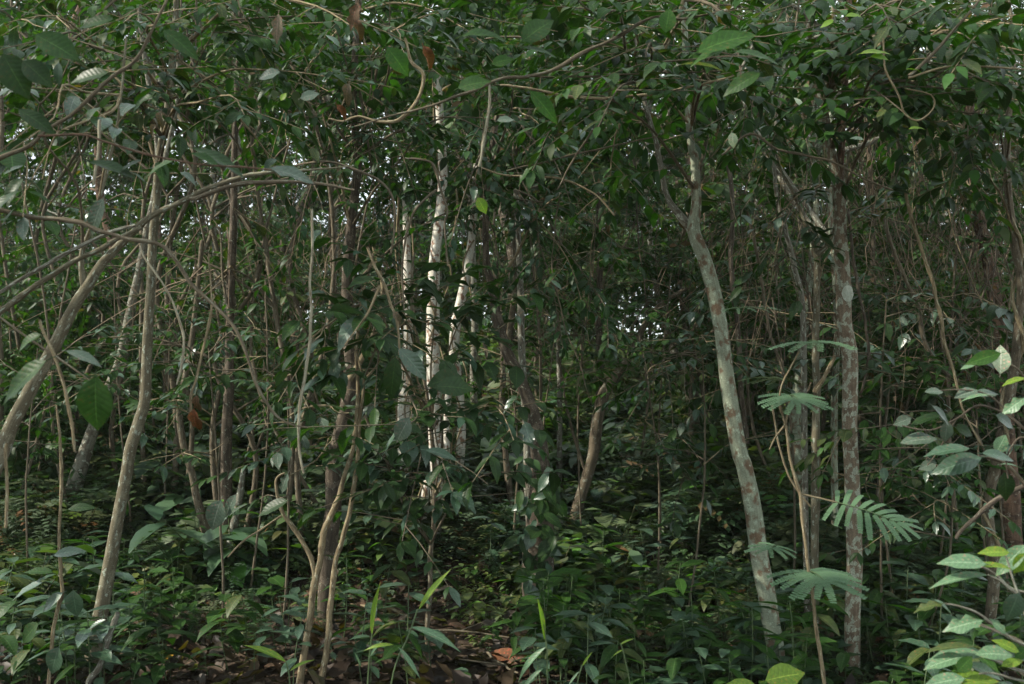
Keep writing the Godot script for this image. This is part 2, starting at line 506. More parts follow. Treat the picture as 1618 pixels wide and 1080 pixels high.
# a branch from a to b with side twigs and leaves in pairs
func spray(t: Thing, a: Vector3, b: Vector3, r: float, mats: Array, o := {}) -> void:
	var mb := Mb.new()
	var wood_part := part(t, "branch", null)
	t.owner = wood_part
	var long := a.distance_to(b)
	var n := maxi(4, int(long / 0.22))
	var sag: float = o.get("sag", 0.12) * long
	var lsize: float = o.get("leaf", 0.125)
	var crook: float = o.get("crook", 0.035)
	var dens: float = o.get("dens", 1.0)
	var wood: Color = o.get("wood", Color(1, 1, 1))
	var start: float = o.get("start", 0.2)
	var pts := []
	for k in n + 1:
		var s := float(k) / n
		var p := a.lerp(b, s) + Vector3(0, sag * 4.0 * s * (1 - s) , 0)
		if k > 0: p += Vector3(rr(-1, 1), rr(-1, 1), rr(-1, 1)) * crook
		pts.append([p, lerpf(r, maxf(r * 0.22, 0.0016), s)])
	var sm := smooth(pts, 3)
	tube(mb, sm, t.base, 6, 0.05, wood)
	var gap: float = o.get("gap", 0.115) / dens
	var at := start * long
	var side := 1.0
	while at < long:
		var k := clampi(int(at / long * (sm.size() - 1)), 0, sm.size() - 2)
		var p: Vector3 = sm[k][0]
		var dir: Vector3 = (sm[k + 1][0] - p).normalized()
		var lat := dir.cross(Vector3.UP).normalized() * side
		side = -side
		var tl: float = rr(0.16, 0.46) * o.get("twig", 1.0)
		var td := (lat * rr(0.6, 1.1) + dir * rr(0.3, 0.9) + Vector3(0, rr(-0.45, 0.3), 0)).normalized()
		var tp := []
		var q := p
		for s in 4:
			tp.append([q, 0.0026 - 0.0004 * s])
			q += td * tl / 3.0 + Vector3(rr(-1, 1), rr(-1, 0.6), rr(-1, 1)) * 0.014
		tube(mb, tp, t.base, 4, 0.0, wood)
		if rng.randf() > o.get("bare", 0.18): twig_leaves(t, tp, lsize, mats, o.get("droop", 0.35), dens)
		at += gap * rr(0.6, 1.4)
	twig_leaves(t, [pts[-2], pts[-1]], lsize, mats, o.get("droop", 0.35), dens)
	wood_part.mesh = mb.mesh(o.get("bark", M.tan if rng.randf() < 0.4 else M.vine))
	t.owner = null

func twig_leaves(t: Thing, tp: Array, lsize: float, mats: Array, droop: float, dens: float) -> void:
	var a: Vector3 = tp[0][0]
	var b: Vector3 = tp[-1][0]
	var dir := (b - a).normalized()
	var n := maxi(1, int(a.distance_to(b) / (lsize * 0.55)))
	for k in range(1, n + 1):
		var p := a.lerp(b, float(k) / n)
		for s in [-1.0, 1.0]:
			if rng.randf() > 0.80 * minf(dens, 1.2): continue
			var lat: Vector3 = dir.cross(Vector3.UP).normalized() * s
			var d: Vector3 = (lat * rr(0.5, 1.1) + dir * rr(0.2, 0.9) + Vector3(0, rr(-0.9, 0.2) * droop * 1.6, 0)).normalized()
			var up := Vector3(rr(-0.35, 0.35), 1, rr(-0.3, 0.4))
			put_leaf(t, p, d, up, lsize * rr(0.5, 1.3), pick([0, 0, 1, 2, 2, 3, 4, 5, 6]), pick(mats))
	put_leaf(t, b, dir + Vector3(0, rr(-0.4, 0.1), 0), Vector3(rr(-0.3, 0.3), 1, rr(-0.3, 0.3)), lsize * rr(0.7, 1.1), pick([0, 1, 2]), pick(mats))

func seen_size(p: Vector3, size: float) -> float:
	if p.z > -0.5: return 0.0
	var d := -p.z
	var x := p.x / d * F; var y := (p.y - EYE) / d * F
	return size / d * F if absf(x) < 830 and absf(y) < 560 else 0.0

# the leaves that show largest become parts of their own, the others one part
func finish(t: Thing, most := 300) -> void:
	var order := []
	for l in t.leaves:
		order.append([seen_size(l[0].origin + t.base, l[0].basis.x.length()), l])
	order.sort_custom(func(a, b): return a[0] > b[0])
	var xfs := []; var tints := []
	for k in order.size():
		var l: Array = order[k][1]
		if k < most and order[k][0] > 9.0:
			var o := part(t, "leaf", LEAF[l[1]], l[0], l[3])
			o.material_override = leaf_mats[l[2]]
		else:
			xfs.append(l[0])
			var m: StandardMaterial3D = leaf_mats[l[2]]
			var c := m.albedo_color.srgb_to_linear()
			tints.append(Color(c.r * 0.47, c.g * 0.47, c.b * 0.47))
	if xfs.size(): multi(t.root, "foliage", M.leaf_one, xfs, tints)

# crown: sprigs spread through ellipsoid clumps [centre, radii], with holes between the clumps
func crown(t: Thing, clumps: Array, per_m3: float, size: float, tone: Color, called := "crown") -> void:
	var xfs := []; var tints := []
	for c in clumps:
		var ctr: Vector3 = c[0]; var rad: Vector3 = c[1]
		var count := int(4.19 * rad.x * rad.y * rad.z * per_m3)
		for k in count:
			var dir := Vector3(rng.randfn(), rng.randfn(), rng.randfn()).normalized()
			var q := dir * pow(rng.randf(), 0.42) * (1.0 + 0.35 * nz.get_noise_3dv((ctr + dir * 3.0) * 30.0))
			var p := ctr + q * rad
			if nz.get_noise_3dv(p * 70.0) < -0.16: continue
			if p.y < gh(p.x, p.z) + 0.05: continue
			if p.z < -5.6 and p.z > -17.0 and p.y > EYE + 0.25 - 0.355 * p.z: continue      # the middle of the wood is open to the sky
			var s := (p - GLADE).dot(SUNWARD)      # the gap in the canopy through which the sun reaches the white barked trees
			if s > -0.5 and (p - GLADE - SUNWARD * s).length() < 1.15: continue
			var out := Vector3(q.x + rr(-0.6, 0.6), rr(-0.5, 0.35), q.z + rr(-0.6, 0.6))
			xfs.append(Transform3D(leaf_basis(out, Vector3(rr(-0.5, 0.5), 1, rr(-0.5, 0.5)), size * rr(0.7, 1.3)), p - t.base))
			var g := rr(0.75, 1.3)
			tints.append(Color(tone.r * g * rr(0.9, 1.15), tone.g * g, tone.b * g * rr(0.85, 1.1)))
	sprig_count += xfs.size()
	multi(t.root, called, SPRIG[rng.randi() % SPRIG.size()], xfs, tints)

func sky_and_camera() -> void:
	var cam := Camera3D.new()
	cam.name = "camera"
	cam.position = Vector3(0, EYE, 0)
	cam.fov = 38.0
	cam.near = 0.05
	cam.far = 900.0
	var ca := CameraAttributesPhysical.new()
	ca.frustum_focal_length = 34.85
	ca.frustum_focus_distance = 5.0
	ca.exposure_aperture = 5.6
	ca.frustum_near = 0.05
	ca.frustum_far = 900.0
	cam.attributes = ca
	add_child(cam)
	cam.fov = 38.0
	var e := Environment.new()
	e.background_mode = Environment.BG_SKY
	var sm := ProceduralSkyMaterial.new()
	sm.sky_top_color = Color(0.82, 0.86, 0.88)
	sm.sky_horizon_color = Color(0.87, 0.91, 0.92)
	sm.sky_curve = 0.2
	sm.sky_energy_multiplier = 1.0
	sm.ground_bottom_color = Color(0.10, 0.10, 0.07)
	sm.ground_horizon_color = Color(0.30, 0.32, 0.28)
	sm.sun_angle_max = 1.0
	var sky := Sky.new()
	sky.sky_material = sm
	e.sky = sky
	e.tonemap_mode = Environment.TONE_MAPPER_LINEAR
	e.tonemap_exposure = 2.6
	e.fog_enabled = true      # the damp air of the wood
	e.fog_density = 0.0008
	e.fog_light_color = Color(0.90, 0.93, 0.90)
	e.sdfgi_enabled = true
	e.ssao_enabled = true
	e.ssil_enabled = true
	var we := WorldEnvironment.new()
	we.name = "environment"
	we.environment = e
	add_child(we)
	var sun := DirectionalLight3D.new()
	sun.name = "sun"
	add_child(sun)
	sun.light_color = Color(1.0, 0.97, 0.91)
	sun.light_energy = 1.0
	sun.light_angular_distance = 0.7
	sun.shadow_enabled = true
	sun.look_at_from_position(SUNWARD * 50.0, Vector3.ZERO)

func grid_line() -> Array:
	var out := []
	for k in range(-60, 61):
		var u := k / 60.0
		out.append(u * 14.0 + signf(u) * pow(absf(u), 7.0) * 500.0)
	return out

func make_ground() -> void:
	var mb := Mb.new()
	var xs := grid_line()
	var n := xs.size()
	for a in n:
		for b in n:
			var x: float = xs[b]; var z: float = xs[a] - 8.0
			var hx := (gh(x + 0.05, z) - gh(x - 0.05, z)) / 0.1
			var hz := (gh(x, z + 0.05) - gh(x, z - 0.05)) / 0.1
			mb.vert(Vector3(x, gh(x, z), z), Vector3(-hx, 1, -hz).normalized(), Vector2(x, z))
	for a in n - 1:
		for b in n - 1:
			var k := a * n + b
			mb.tri(k, k + 1, k + n); mb.tri(k + 1, k + n + 1, k + n)
	var m := bark(131, Color(0.060, 0.043, 0.030), Color(0.035, 0.026, 0.019), 0.5, Color(0.095, 0.07, 0.048), 0.4, 0.2, 0.95, 9.0)
	m.uv1_scale = Vector3(1.3, 0.65, 1)
	setting("ground", mb.mesh(m))

const BROWNS := [Color(0.105, 0.070, 0.048), Color(0.075, 0.052, 0.037), Color(0.135, 0.095, 0.065), Color(0.15, 0.125, 0.098), Color(0.055, 0.040, 0.030), Color(0.10, 0.058, 0.036)]

func litter() -> void:
	var xfs := []; var tints := []
	for k in 9000:
		var d := 3.2 + 8.0 * pow(rng.randf(), 1.4)
		var x := rr(-0.6, 0.6) * d
		var z := -d
		var b := leaf_basis(Vector3(rr(-1, 1), rr(-0.25, 0.25), rr(-1, 1)), Vector3(rr(-0.5, 0.5), 1, rr(-0.5, 0.5)), rr(0.06, 0.14))
		xfs.append(Transform3D(b, Vector3(x, gh(x, z) + rr(0.004, 0.035), z)))
		var c: Color = pick(BROWNS)
		tints.append(c * rr(0.35, 0.8))
	for k in 4:
		var sub := []; var st := []
		for q in range(k, xfs.size(), 4): sub.append(xfs[q]); st.append(tints[q])
		var o := multi(self, numbered("leaf_litter"), DEAD[k], sub, st)
		o.set_meta("label", "brown dry leaf litter covering the dark soil"); o.set_meta("category", "leaf litter"); o.set_meta("group", "leaf litter on the forest floor")
	# the larger fallen leaves, one by one
	for k in 70:
		var p := on_ground(rr(20, 900) if k < 55 else rr(900, 1600), 1075 - 150 * pow(rng.randf(), 1.3))
		fallen(p, pick(["dead", "dead", "dead", "grey", "dead", "rust"]), rr(0.10, 0.17))
	fallen(on_ground(264, 1048), "yellow", 0.11, "bright yellow fallen leaf lying on the dark litter")
	fallen(on_ground(330, 1020), "dead", 0.15, "large brown oval fallen leaf resting on the bank")

func fallen(p: Vector3, mat: String, size: float, label := "") -> void:
	var o := MeshInstance3D.new()
	o.name = numbered("fallen_leaf")
	o.mesh = LEAF[pick([1, 3, 4, 5])]
	o.material_override = leaf_mats[mat]
	o.transform = Transform3D(leaf_basis(Vector3(rr(-1, 1), rr(-0.1, 0.2), rr(-1, 1)), Vector3(rr(-0.4, 0.4), 1, rr(-0.2, 0.5)), size), Vector3(p.x, gh(p.x, p.z) + 0.04, p.z))
	o.set_meta("label", label if label else {"dead": "curled brown dead leaf lying on the forest floor", "grey": "faded grey dead leaf lying on the forest floor", "rust": "rust red dead leaf lying on the forest floor"}[mat])
	o.set_meta("category", "leaf")
	o.set_meta("group", "fallen leaves on the forest floor")
	add_child(o)

func _ready() -> void:
	rng.seed = 20240611
	nz.seed = 5
	nz.frequency = 0.01
	nz.fractal_octaves = 3
	sky_and_camera()
	make_library()
	make_ground()
	print("library ", Time.get_ticks_msec())
	main_trees()
	print("main trees ", Time.get_ticks_msec())
	background_trees()
	print("background ", Time.get_ticks_msec(), " sprigs ", sprig_count)
	vines()
	shrubs_and_plants()
	undergrowth()
	litter()
	print("done ", Time.get_ticks_msec(), " sprigs ", sprig_count)

func up_to(p: Vector3, r: float, h: float, lean := Vector3.ZERO) -> Array:   # carries a trunk on above the picture
	return [[p + Vector3(lean.x * 0.5 + rr(-0.1, 0.1), h * 0.5, lean.z * 0.5 + rr(-0.1, 0.1)), r * 0.75], [p + lean + Vector3(0, h, 0), r * 0.35]]

func sprays(t: Thing, from: Array, ends: Array, r: float, mats: Array, o := {}) -> void:
	for e in ends:
		var b := P(e[0], e[1], e[2])
		var best: Vector3 = from[0]
		for f in from:      # the start whose way is shortest but not too short
			if absf((f as Vector3).distance_to(b) - 0.9) < absf(best.distance_to(b) - 0.9): best = f
		spray(t, best, b, r * rr(0.7, 1.2), mats, o)

func high_crown(t: Thing) -> void:       # the leaves above the picture
	var top: Vector3 = t.spine[-1][0]
	var cl := []
	for k in 7: cl.append([top + Vector3(rr(-1.5, 1.5), rr(-1.0, 0.7), rr(-1.0, 1.4)), Vector3(rr(0.6, 1.0), rr(0.35, 0.6), rr(0.6, 1.0))])
	crown(t, cl, 24.0, 0.32, Color(1, 1, 0.95))

func main_trees() -> void:
	var leafy := ["dark", "dark", "mid", "mid", "mid", "fresh", "olive"]
	var deep := ["dark", "dark", "dark", "mid", "teal"]
	# leaning mottled tree right of the middle
	var d := 4.3
	var c := trunk_points([[1226, 1085, 29.6], [1225, 1030, 28.3], [1217, 980, 28.9], [1210, 933, 28.9], [1200, 880, 28.3], [1190, 803, 27.0], [1177, 740, 25.2], [1168, 713, 24.6], [1155, 643, 23.3], [1147, 587, 22.6], [1140, 527, 22.6], [1130, 470, 22.6], [1113, 410, 22.0], [1096, 365, 20.1], [1100, 320, 16.3], [1097, 250, 13.9], [1087, 173, 10.7]], d)
	c += up_to(c[-1][0], c[-1][1], 3.0, Vector3(-0.3, 0, -0.2))
	var t := tree("mottled_tree", "leaning tree with pale trunk blotched rusty brown, kinked halfway up", c, M.mottled)
	limb(t, "branch", trunk_points([[1092, 362, 16], [1070, 335, 12], [1053, 307, 9], [1037, 227, 8], [1017, 150, 7], [1005, 60, 6]], d + 0.05), M.grey)
	var fr := [P(1092, 200, d), P(1087, 100, d), P(1080, 0, d), P(1098, 300, d), P(1017, 150, d)]
	sprays(t, fr, [[900, 150, 3.7], [820, 250, 4.1], [1230, 240, 3.8], [950, 330, 4.5], [1180, 60, 3.3], [1000, 40, 3.4], [870, 60, 3.7], [1100, 20, 3.4], [1160, 130, 3.4], [960, 210, 3.4], [1040, 110, 3.2], [900, 10, 3.3]], 0.008, leafy, {"leaf": 0.088})
	high_crown(t)
	finish(t)
	# straight mottled tree
	d = 4.45
	c = trunk_points([[1345, 1080, 25.5], [1345, 1053, 25.5], [1347, 953, 24.6], [1350, 887, 25.5], [1348, 820, 25.5], [1345, 740, 23.8], [1342, 677, 23.8], [1343, 627, 24.6], [1342, 560, 24.6], [1334, 510, 22.9], [1332, 443, 23.8], [1328, 377, 21.1], [1325, 300, 17.6], [1312, 235, 15.0], [1300, 167, 14.1], [1280, 67, 12.3]], d)
	c += up_to(c[-1][0], c[-1][1], 3.2, Vector3(-0.2, 0, 0.2))
	t = tree("mottled_tree", "upright slim tree with pale blotched trunk bearing a round white lichen spot", c, M.brownpatch)
	var spot := Mb.new()
	for k in 15:
		var a := TAU * k / 14.0
		spot.vert(P(1335 + 10 * cos(a) * rr(0.85, 1.0), 464 + 13 * sin(a), d) + Vector3(0, 0, 0.0405 - 0.010 * pow(cos(a), 2)) - t.base, Vector3(0.2 * cos(a), 0, 1).normalized(), Vector2(0.5 + 0.2 * cos(a), 0.3 + 0.1 * sin(a)))
	var mid := spot.vert(P(1335, 464, d) + Vector3(0, 0, 0.044) - t.base, Vector3(0, 0, 1), Vector2(0.5, 0.3))
	for k in 14: spot.tri(k, k + 1, mid)
	part(t, "lichen_spot", spot.mesh(M.lichen))
	limb(t, "branch", trunk_points([[1326, 290, 14], [1330, 200, 12], [1336, 120, 10], [1340, 40, 9], [1345, -80, 6]], d), M.red)
	fr = [P(1312, 235, d), P(1300, 160, d), P(1280, 60, d), P(1270, -40, d), P(1325, 320, d), P(1336, 100, d), P(1340, 20, d)]
	sprays(t, fr, [[1450, 120, 3.6], [1550, 60, 3.3], [1600, 200, 3.7], [1480, 250, 4.1], [1250, 130, 4.0], [1400, 30, 3.2], [1180, 190, 4.3], [1570, 310, 4.3], [1420, 180, 3.2], [1610, 30, 3.0], [1300, 10, 3.5], [1500, 0, 3.2], [1360, 70, 3.3], [1560, 140, 3.1], [1440, 310, 4.4], [1610, 110, 3.5], [1590, 0, 3.7], [1520, 50, 4.0], [1610, 260, 4.0]], 0.008, leafy, {"leaf": 0.09, "dens": 1.15})
	show_leaf(t, 1385, 80, 3.0, 52, 10, 0.45, 0, "lime"); show_leaf(t, 1392, 88, 3.0, 34, 5, 0.7, 5, "lime")
	show_leaf(t, 1350, 22, 3.0, 30, 15, 0.6, 0, "lime"); show_leaf(t, 1306, 36, 3.0, 24, 200, 0.8, 5, "lime"); show_leaf(t, 1300, 78, 3.1, 34, 20, 0.3, 0, "lime")
	show_leaf(t, 1450, 200, 3.1, 30, 15, 0.4, 0, "lime"); show_leaf(t, 1445, 108, 3.0, 28, 5, 0.25, 0, "lime"); show_leaf(t, 1262, 160, 3.3, 22, 120, 0.8, 5, "white"); show_leaf(t, 1354, 217, 3.2, 22, 160, 0.6, 5, "white")
	high_crown(t)
	finish(t)
	# slim forked tree beside it
	d = 4.7
	c = trunk_points([[1288, 1000, 14], [1286, 930, 13], [1287, 853, 13], [1288, 740, 13], [1288, 693, 13], [1290, 610, 12], [1288, 560, 11], [1290, 460, 10], [1290, 400, 11], [1277, 368, 7], [1255, 310, 6], [1232, 268, 5], [1210, 235, 4]], d)
	t = tree("forked_sapling", "slim brown sapling forking into a narrow Y beside the upright blotched tree", c, M.mossy, "", "sapling", 10)
	limb(t, "branch", trunk_points([[1290, 402, 9], [1307, 387, 8], [1322, 350, 7], [1332, 290, 6], [1340, 240, 4]], d - 0.12), M.mossy)
	limb(t, "branch", trunk_points([[1287, 620, 10], [1305, 590, 6], [1318, 562, 5]], d - 0.05), M.tan, 6)
	sprays(t, [P(1255, 310, d), P(1290, 460, d), P(1332, 290, d)], [[1200, 420, 4.3], [1230, 350, 4.5], [1390, 330, 4.6]], 0.005, deep, {"leaf": 0.08})
	finish(t)
	# second thin stem left of it
	d = 5.0
	c = trunk_points([[1275, 960, 10], [1272, 800, 10], [1270, 600, 10], [1267, 477, 9], [1257, 433, 9], [1247, 393, 8], [1233, 333, 7], [1223, 277, 6], [1226, 200, 5], [1240, 100, 4]], d)
	t = tree("thin_sapling", "thin grey sapling rising just behind the forked sapling", c, M.grey, "", "sapling", 8)
	sprays(t, [P(1223, 277, d), P(1240, 120, d)], [[1150, 230, 4.7], [1300, 260, 4.9], [1180, 330, 5.0]], 0.005, deep, {"leaf": 0.08})
	finish(t)
	# left tree
	d = 4.4
	c = trunk_points([[140, 1085, 28.0], [142, 1078, 27.3], [150, 1020, 24.4], [163, 953, 22.1], [175, 887, 21.4], [187, 820, 19.9], [200, 753, 19.2], [207, 710, 19.2], [220, 667, 18.4], [230, 627, 16.2], [233, 543, 15.5], [238, 460, 14.8], [242, 377, 14.0], [247, 327, 12.5], [250, 267, 11.8], [257, 217, 11.1], [267, 160, 10.3], [273, 100, 9.6]], d)
	c += up_to(c[-1][0], c[-1][1], 3.0, Vector3(0.2, 0, 0))
	t = tree("slender_tree", "slender brown tree bending in a slow curve from the leaf litter", c, M.mossy)
	fr = [P(250, 267, d), P(257, 217, d), P(267, 160, d), P(273, 90, d), P(280, -30, d), P(285, -120, d)]
	sprays(t, fr, [[420, 100, 4.0], [500, 200, 4.2], [350, 40, 3.8], [560, 130, 4.1], [150, 120, 3.5], [90, 200, 3.6], [330, 200, 4.5], [470, 320, 4.5], [70, 60, 3.2], [560, 30, 3.5], [400, 190, 3.6], [200, 30, 3.3], [640, 60, 3.8], [20, 20, 3.5], [40, 150, 3.9], [120, 0, 3.8], [10, 70, 4.2], [60, -10, 4.4]], 0.008, deep + ["mid", "olive"], {"leaf": 0.08, "bare": 0.3})
	high_crown(t)
	finish(t)
	# leaning tree at the far left
	d = 3.2
	c = trunk_points([[-150, 1275, 29.6], [-95, 1000, 28.2], [-40, 820, 25.5], [5, 713, 22.9], [20, 670, 22.2], [50, 613, 20.8], [83, 553, 19.5], [117, 487, 18.2], [140, 450, 17.4], [167, 410, 14.1], [200, 380, 11.4], [240, 343, 9.4], [283, 320, 8.1], [333, 297, 7.4], [377, 280, 6.7], [417, 272, 6.1], [480, 270, 4.0], [560, 262, 2.0]], d)
	t = tree("leaning_tree", "grey brown trunk leaning steeply with a pale lichen patch, its limb arching across", c, M.mossy)
	limb(t, "limb", trunk_points([[135, 450, 10.2], [129, 425, 9.0], [131, 395, 7.7], [150, 340, 6.4], [172, 260, 5.1], [190, 170, 3.8], [200, 60, 3.2]], d), M.mossy)
	limb(t, "limb", trunk_points([[225, 360, 6.4], [185, 378, 7.0], [120, 412, 7.7], [60, 450, 8.3], [0, 492, 9.0], [-60, 540, 9.6]], d - 0.12), M.mossy)
	limb(t, "limb", trunk_points([[215, 356, 4.5], [160, 372, 5.1], [90, 410, 5.8], [20, 448, 5.8], [-60, 500, 6.4]], d - 0.2), M.grey)
	limb(t, "branch", trunk_points([[300, 314, 7], [360, 296, 7], [430, 286, 6], [500, 290, 5], [560, 300, 3]], d - 0.1), M.vine)
	sprays(t, [P(131, 395, d), P(172, 260, d), P(190, 150, d)], [[60, 300, 2.9], [40, 130, 2.8], [230, 180, 3.0], [20, 240, 2.6]], 0.006, ["dark", "dark", "mid", "dusty", "teal"], {"leaf": 0.09, "dens": 0.7})
	var L := ["dark", "mid", "teal"]
	show_leaf(t, 150, 343, 2.5, 68, 245, 0.75, 0, "dusty"); show_leaf(t, 462, 271, 2.3, 82, 355, 0.5, 4, "dusty"); show_leaf(t, 350, 250, 2.4, 95, 340, 0.35, 0, "dark")
	show_leaf(t, 490, 150, 2.6, 32, 20, 0.9, 5, "dusty"); show_leaf(t, 424, 117, 2.6, 38, 190, 0.7, 5, "dusty"); show_leaf(t, 283, 128, 2.4, 44, 330, 0.2, 6, "dusty"); show_leaf(t, 448, 152, 2.5, 16, 60, 0.8, 5, "lime")
	show_leaf(t, 148, 33, 2.2, 66, 185, 0.7, 0, "mid"); show_leaf(t, 92, 72, 2.2, 78, 335, 0.75, 5, "mid"); show_leaf(t, 288, 68, 2.2, 74, 325, 0.7, 0, "mid"); show_leaf(t, 60, 115, 2.2, 60, 320, 0.8, 5, "dark"); show_leaf(t, 138, 118, 2.1, 70, 185, 0.7, 0, "dark")
	show_leaf(t, 180, 262, 2.3, 80, 350, 0.4, 0, "dark"); show_leaf(t, 250, 262, 2.4, 66, 200, 0.4, 0, "mid"); show_leaf(t, 308, 218, 2.5, 30, 265, 0.8, 6, "dusty"); show_leaf(t, 176, 100, 2.3, 26, 190, 0.3, 6, "dusty"); show_leaf(t, 92, 118, 2.3, 40, 265, 0.8, 0, "teal")
	finish(t)
	# stems in front: two tan stems of one shrub
	d = 4.2
	c = trunk_points([[474, 1085, 12.8], [480, 1037, 11.0], [490, 980, 11.0], [497, 920, 10.2], [507, 880, 10.2], [513, 837, 10.2], [533, 797, 9.3], [547, 745, 7.6], [560, 700, 6.8], [566, 640, 6.0], [563, 560, 5.1], [570, 480, 4.2], [590, 400, 3.4]], d)
	t = tree("twin_stemmed_shrub", "tan shrub of two smooth bare stems rising close together from the litter", c, M.tan, "", "shrub", 10, 0.06)
	limb(t, "stem", rooted(trunk_points([[507, 1085, 11.0], [517, 1020, 10.2], [523, 953, 9.3], [530, 887, 8.5], [540, 853, 7.6], [553, 803, 7.6], [563, 740, 6.8], [570, 660, 5.1], [575, 600, 4.2]], d)), M.tan, 10, 0.06)
	limb(t, "branch", trunk_points([[497, 913, 8], [490, 877, 7], [467, 840, 7], [447, 813, 6], [437, 780, 5], [437, 757, 4], [450, 747, 3]], d), M.tan)
	show_leaf(t, 447, 765, d - 0.02, 40, 245, 0.6, 4, "dusty"); show_leaf(t, 428, 800, d - 0.1, 60, 200, 0.5, 0, "dark"); show_leaf(t, 340, 815, 3.9, 55, 250, 0.8, 5, "dusty"); show_leaf(t, 362, 800, 3.9, 45, 240, 0.7, 0, "dusty")
	limb(t, "branch", trunk_points([[445, 815, 4], [415, 835, 3], [385, 855, 3], [360, 880, 2]], d), M.tan, 5)
	sprays(t, [P(563, 560, d), P(570, 480, d), P(575, 600, d)], [[480, 560, 3.9], [660, 430, 4.0], [500, 440, 4.2], [620, 500, 3.9], [430, 640, 4.0]], 0.005, deep, {"leaf": 0.13})
	finish(t)
	# darker trunk behind them
	d = 5.2
	c = trunk_points([[514, 985, 34], [515, 960, 30], [520, 860, 27], [527, 800, 25], [530, 720, 25], [548, 650, 24], [556, 600, 22], [554, 547, 21], [548, 460, 18], [555, 360, 15], [565, 250, 13], [560, 120, 11]], d)
	c += up_to(c[-1][0], c[-1][1], 3.0)
	t = tree("ridged_tree", "dark brown tree with ridged bark standing behind the tan twin stems", c, M.dark, "", "tree", 14, 0.22)
	limb(t, "branch", trunk_points([[552, 600, 12], [575, 560, 9], [600, 500, 8], [605, 450, 6], [590, 390, 5]], d - 0.1), M.tan)
	fr = [P(548, 460, d), P(555, 360, d), P(565, 250, d), P(560, 120, d), P(560, 20, d)]
	sprays(t, fr, [[700, 200, 4.7], [600, 270, 4.8], [760, 320, 5.0], [640, 60, 4.5], [470, 430, 5.0], [700, 110, 4.4], [430, 260, 5.0], [660, 330, 4.8], [740, 30, 4.3], [480, 60, 4.8], [610, 400, 5.2], [780, 200, 4.6], [520, 10, 4.6], [620, 0, 5.0], [700, 20, 4.8], [800, 90, 5.0], [560, 90, 5.2], [440, 120, 5.2], [380, 60, 5.0]], 0.009, deep, {"leaf": 0.075, "bare": 0.3})
	high_crown(t)
	finish(t)
	# white barked group
	white_tree("white barked tree with peeling brown streaks wrapped by hanging roots", [[689, 890, 22], [692, 820, 21], [690, 740, 20], [687, 640, 21], [684, 540, 21], [685, 470, 20], [688, 400, 17], [700, 280, 14], [690, 120, 12]], 6.25)
	white_tree("white barked tree splitting low into two bright stems", [[719, 830, 13], [722, 780, 14], [728, 700, 14], [727, 620, 13], [718, 560, 15], [722, 505, 16], [733, 450, 15], [745, 380, 12], [755, 250, 10]], 6.9, [[716, 790, 10], [708, 740, 10], [706, 660, 10], [712, 590, 11], [716, 555, 11]])
	white_tree("stout pale stump like trunk blotched brown, partly hidden by shrub leaves", [[645, 860, 21], [643, 800, 20], [641, 740, 20], [638, 690, 19], [640, 600, 17], [645, 500, 14], [640, 300, 10]], 6.6)
	white_tree("broken pale trunk splashed white, cut short at knee height", [[664, 875, 17], [667, 840, 16], [669, 800, 15], [676, 760, 12]], 6.2)
	# dark trunk in the middle, wrapped in climbing leaves
	d = 5.3
	c = trunk_points([[852, 985, 58], [850, 930, 52], [851, 860, 47], [854, 800, 40], [855, 740, 30], [850, 690, 25], [840, 650, 22], [822, 600, 19], [803, 560, 17], [787, 510, 15], [778, 460, 13], [768, 400, 11], [770, 300, 10], [785, 180, 9]], d)
	t = tree("creeper_clad_tree", "dark trunk wrapped in climbing leaves, bending to a bare brown limb above", c, M.dark, "", "tree", 14, 0.2)
	limb(t, "limb", trunk_points([[843, 850, 20], [836, 780, 15], [833, 700, 13], [828, 620, 12], [824, 540, 11], [822, 440, 10], [815, 300, 8]], d + 0.15), M.grey, 8, 0.1)
	for k in 95:
		var yy := rr(720, 990)
		put_leaf(t, P(850 + rr(-28, 28), yy, d - rr(0.06, 0.2)), Vector3(rr(-1, 1), rr(-1.3, -0.1), rr(0, 0.7)), Vector3(rr(-0.3, 0.3), 0.6, 1), rr(0.07, 0.14), pick([0, 1, 5]), pick(["dark", "dark", "mid", "teal"]))
	fr = [P(787, 510, d), P(770, 300, d), P(778, 460, d), P(785, 180, d), P(815, 300, d)]
	sprays(t, fr, [[900, 330, 4.7], [1000, 420, 5.0], [720, 400, 4.7], [880, 230, 4.6], [930, 480, 5.0], [830, 120, 4.6], [960, 280, 4.8], [860, 430, 4.9], [900, 560, 5.0], [960, 520, 5.2]], 0.008, deep + ["mid"], {"leaf": 0.075})
	finish(t)
	# curved trunk to its right
	d = 7.0
	c = trunk_points([[905, 835, 19], [915, 790, 19], [928, 750, 19], [938, 710, 18], [944, 660, 18], [955, 620, 18], [975, 590, 16], [990, 570, 14], [1003, 545, 11], [1020, 510, 9], [1045, 480, 8], [1085, 455, 6]], d)
	t = tree("curved_tree", "brown trunk sweeping in an open curve beside the creeper clad tree", c, M.vine, "", "tree", 12, 0.14)
	limb(t, "limb", trunk_points([[942, 690, 13], [948, 600, 12], [946, 500, 11], [948, 380, 9], [940, 240, 7]], d + 0.1), M.dark, 8)
	sprays(t, [P(1045, 480, d), P(948, 380, d), P(946, 500, d), P(990, 570, d)], [[1100, 480, 7.2], [890, 400, 6.8], [1010, 330, 6.8], [1060, 400, 6.8]], 0.008, deep, {"leaf": 0.072, "dens": 1.2})
	finish(t)
	# crooked trunks at the left back
	d = 6.0
	c = trunk_points([[345, 890, 36], [335, 860, 30], [325, 835, 18], [312, 790, 13], [303, 745, 12], [290, 700, 11], [285, 640, 10], [300, 560, 9], [310, 480, 8], [320, 380, 7]], d)
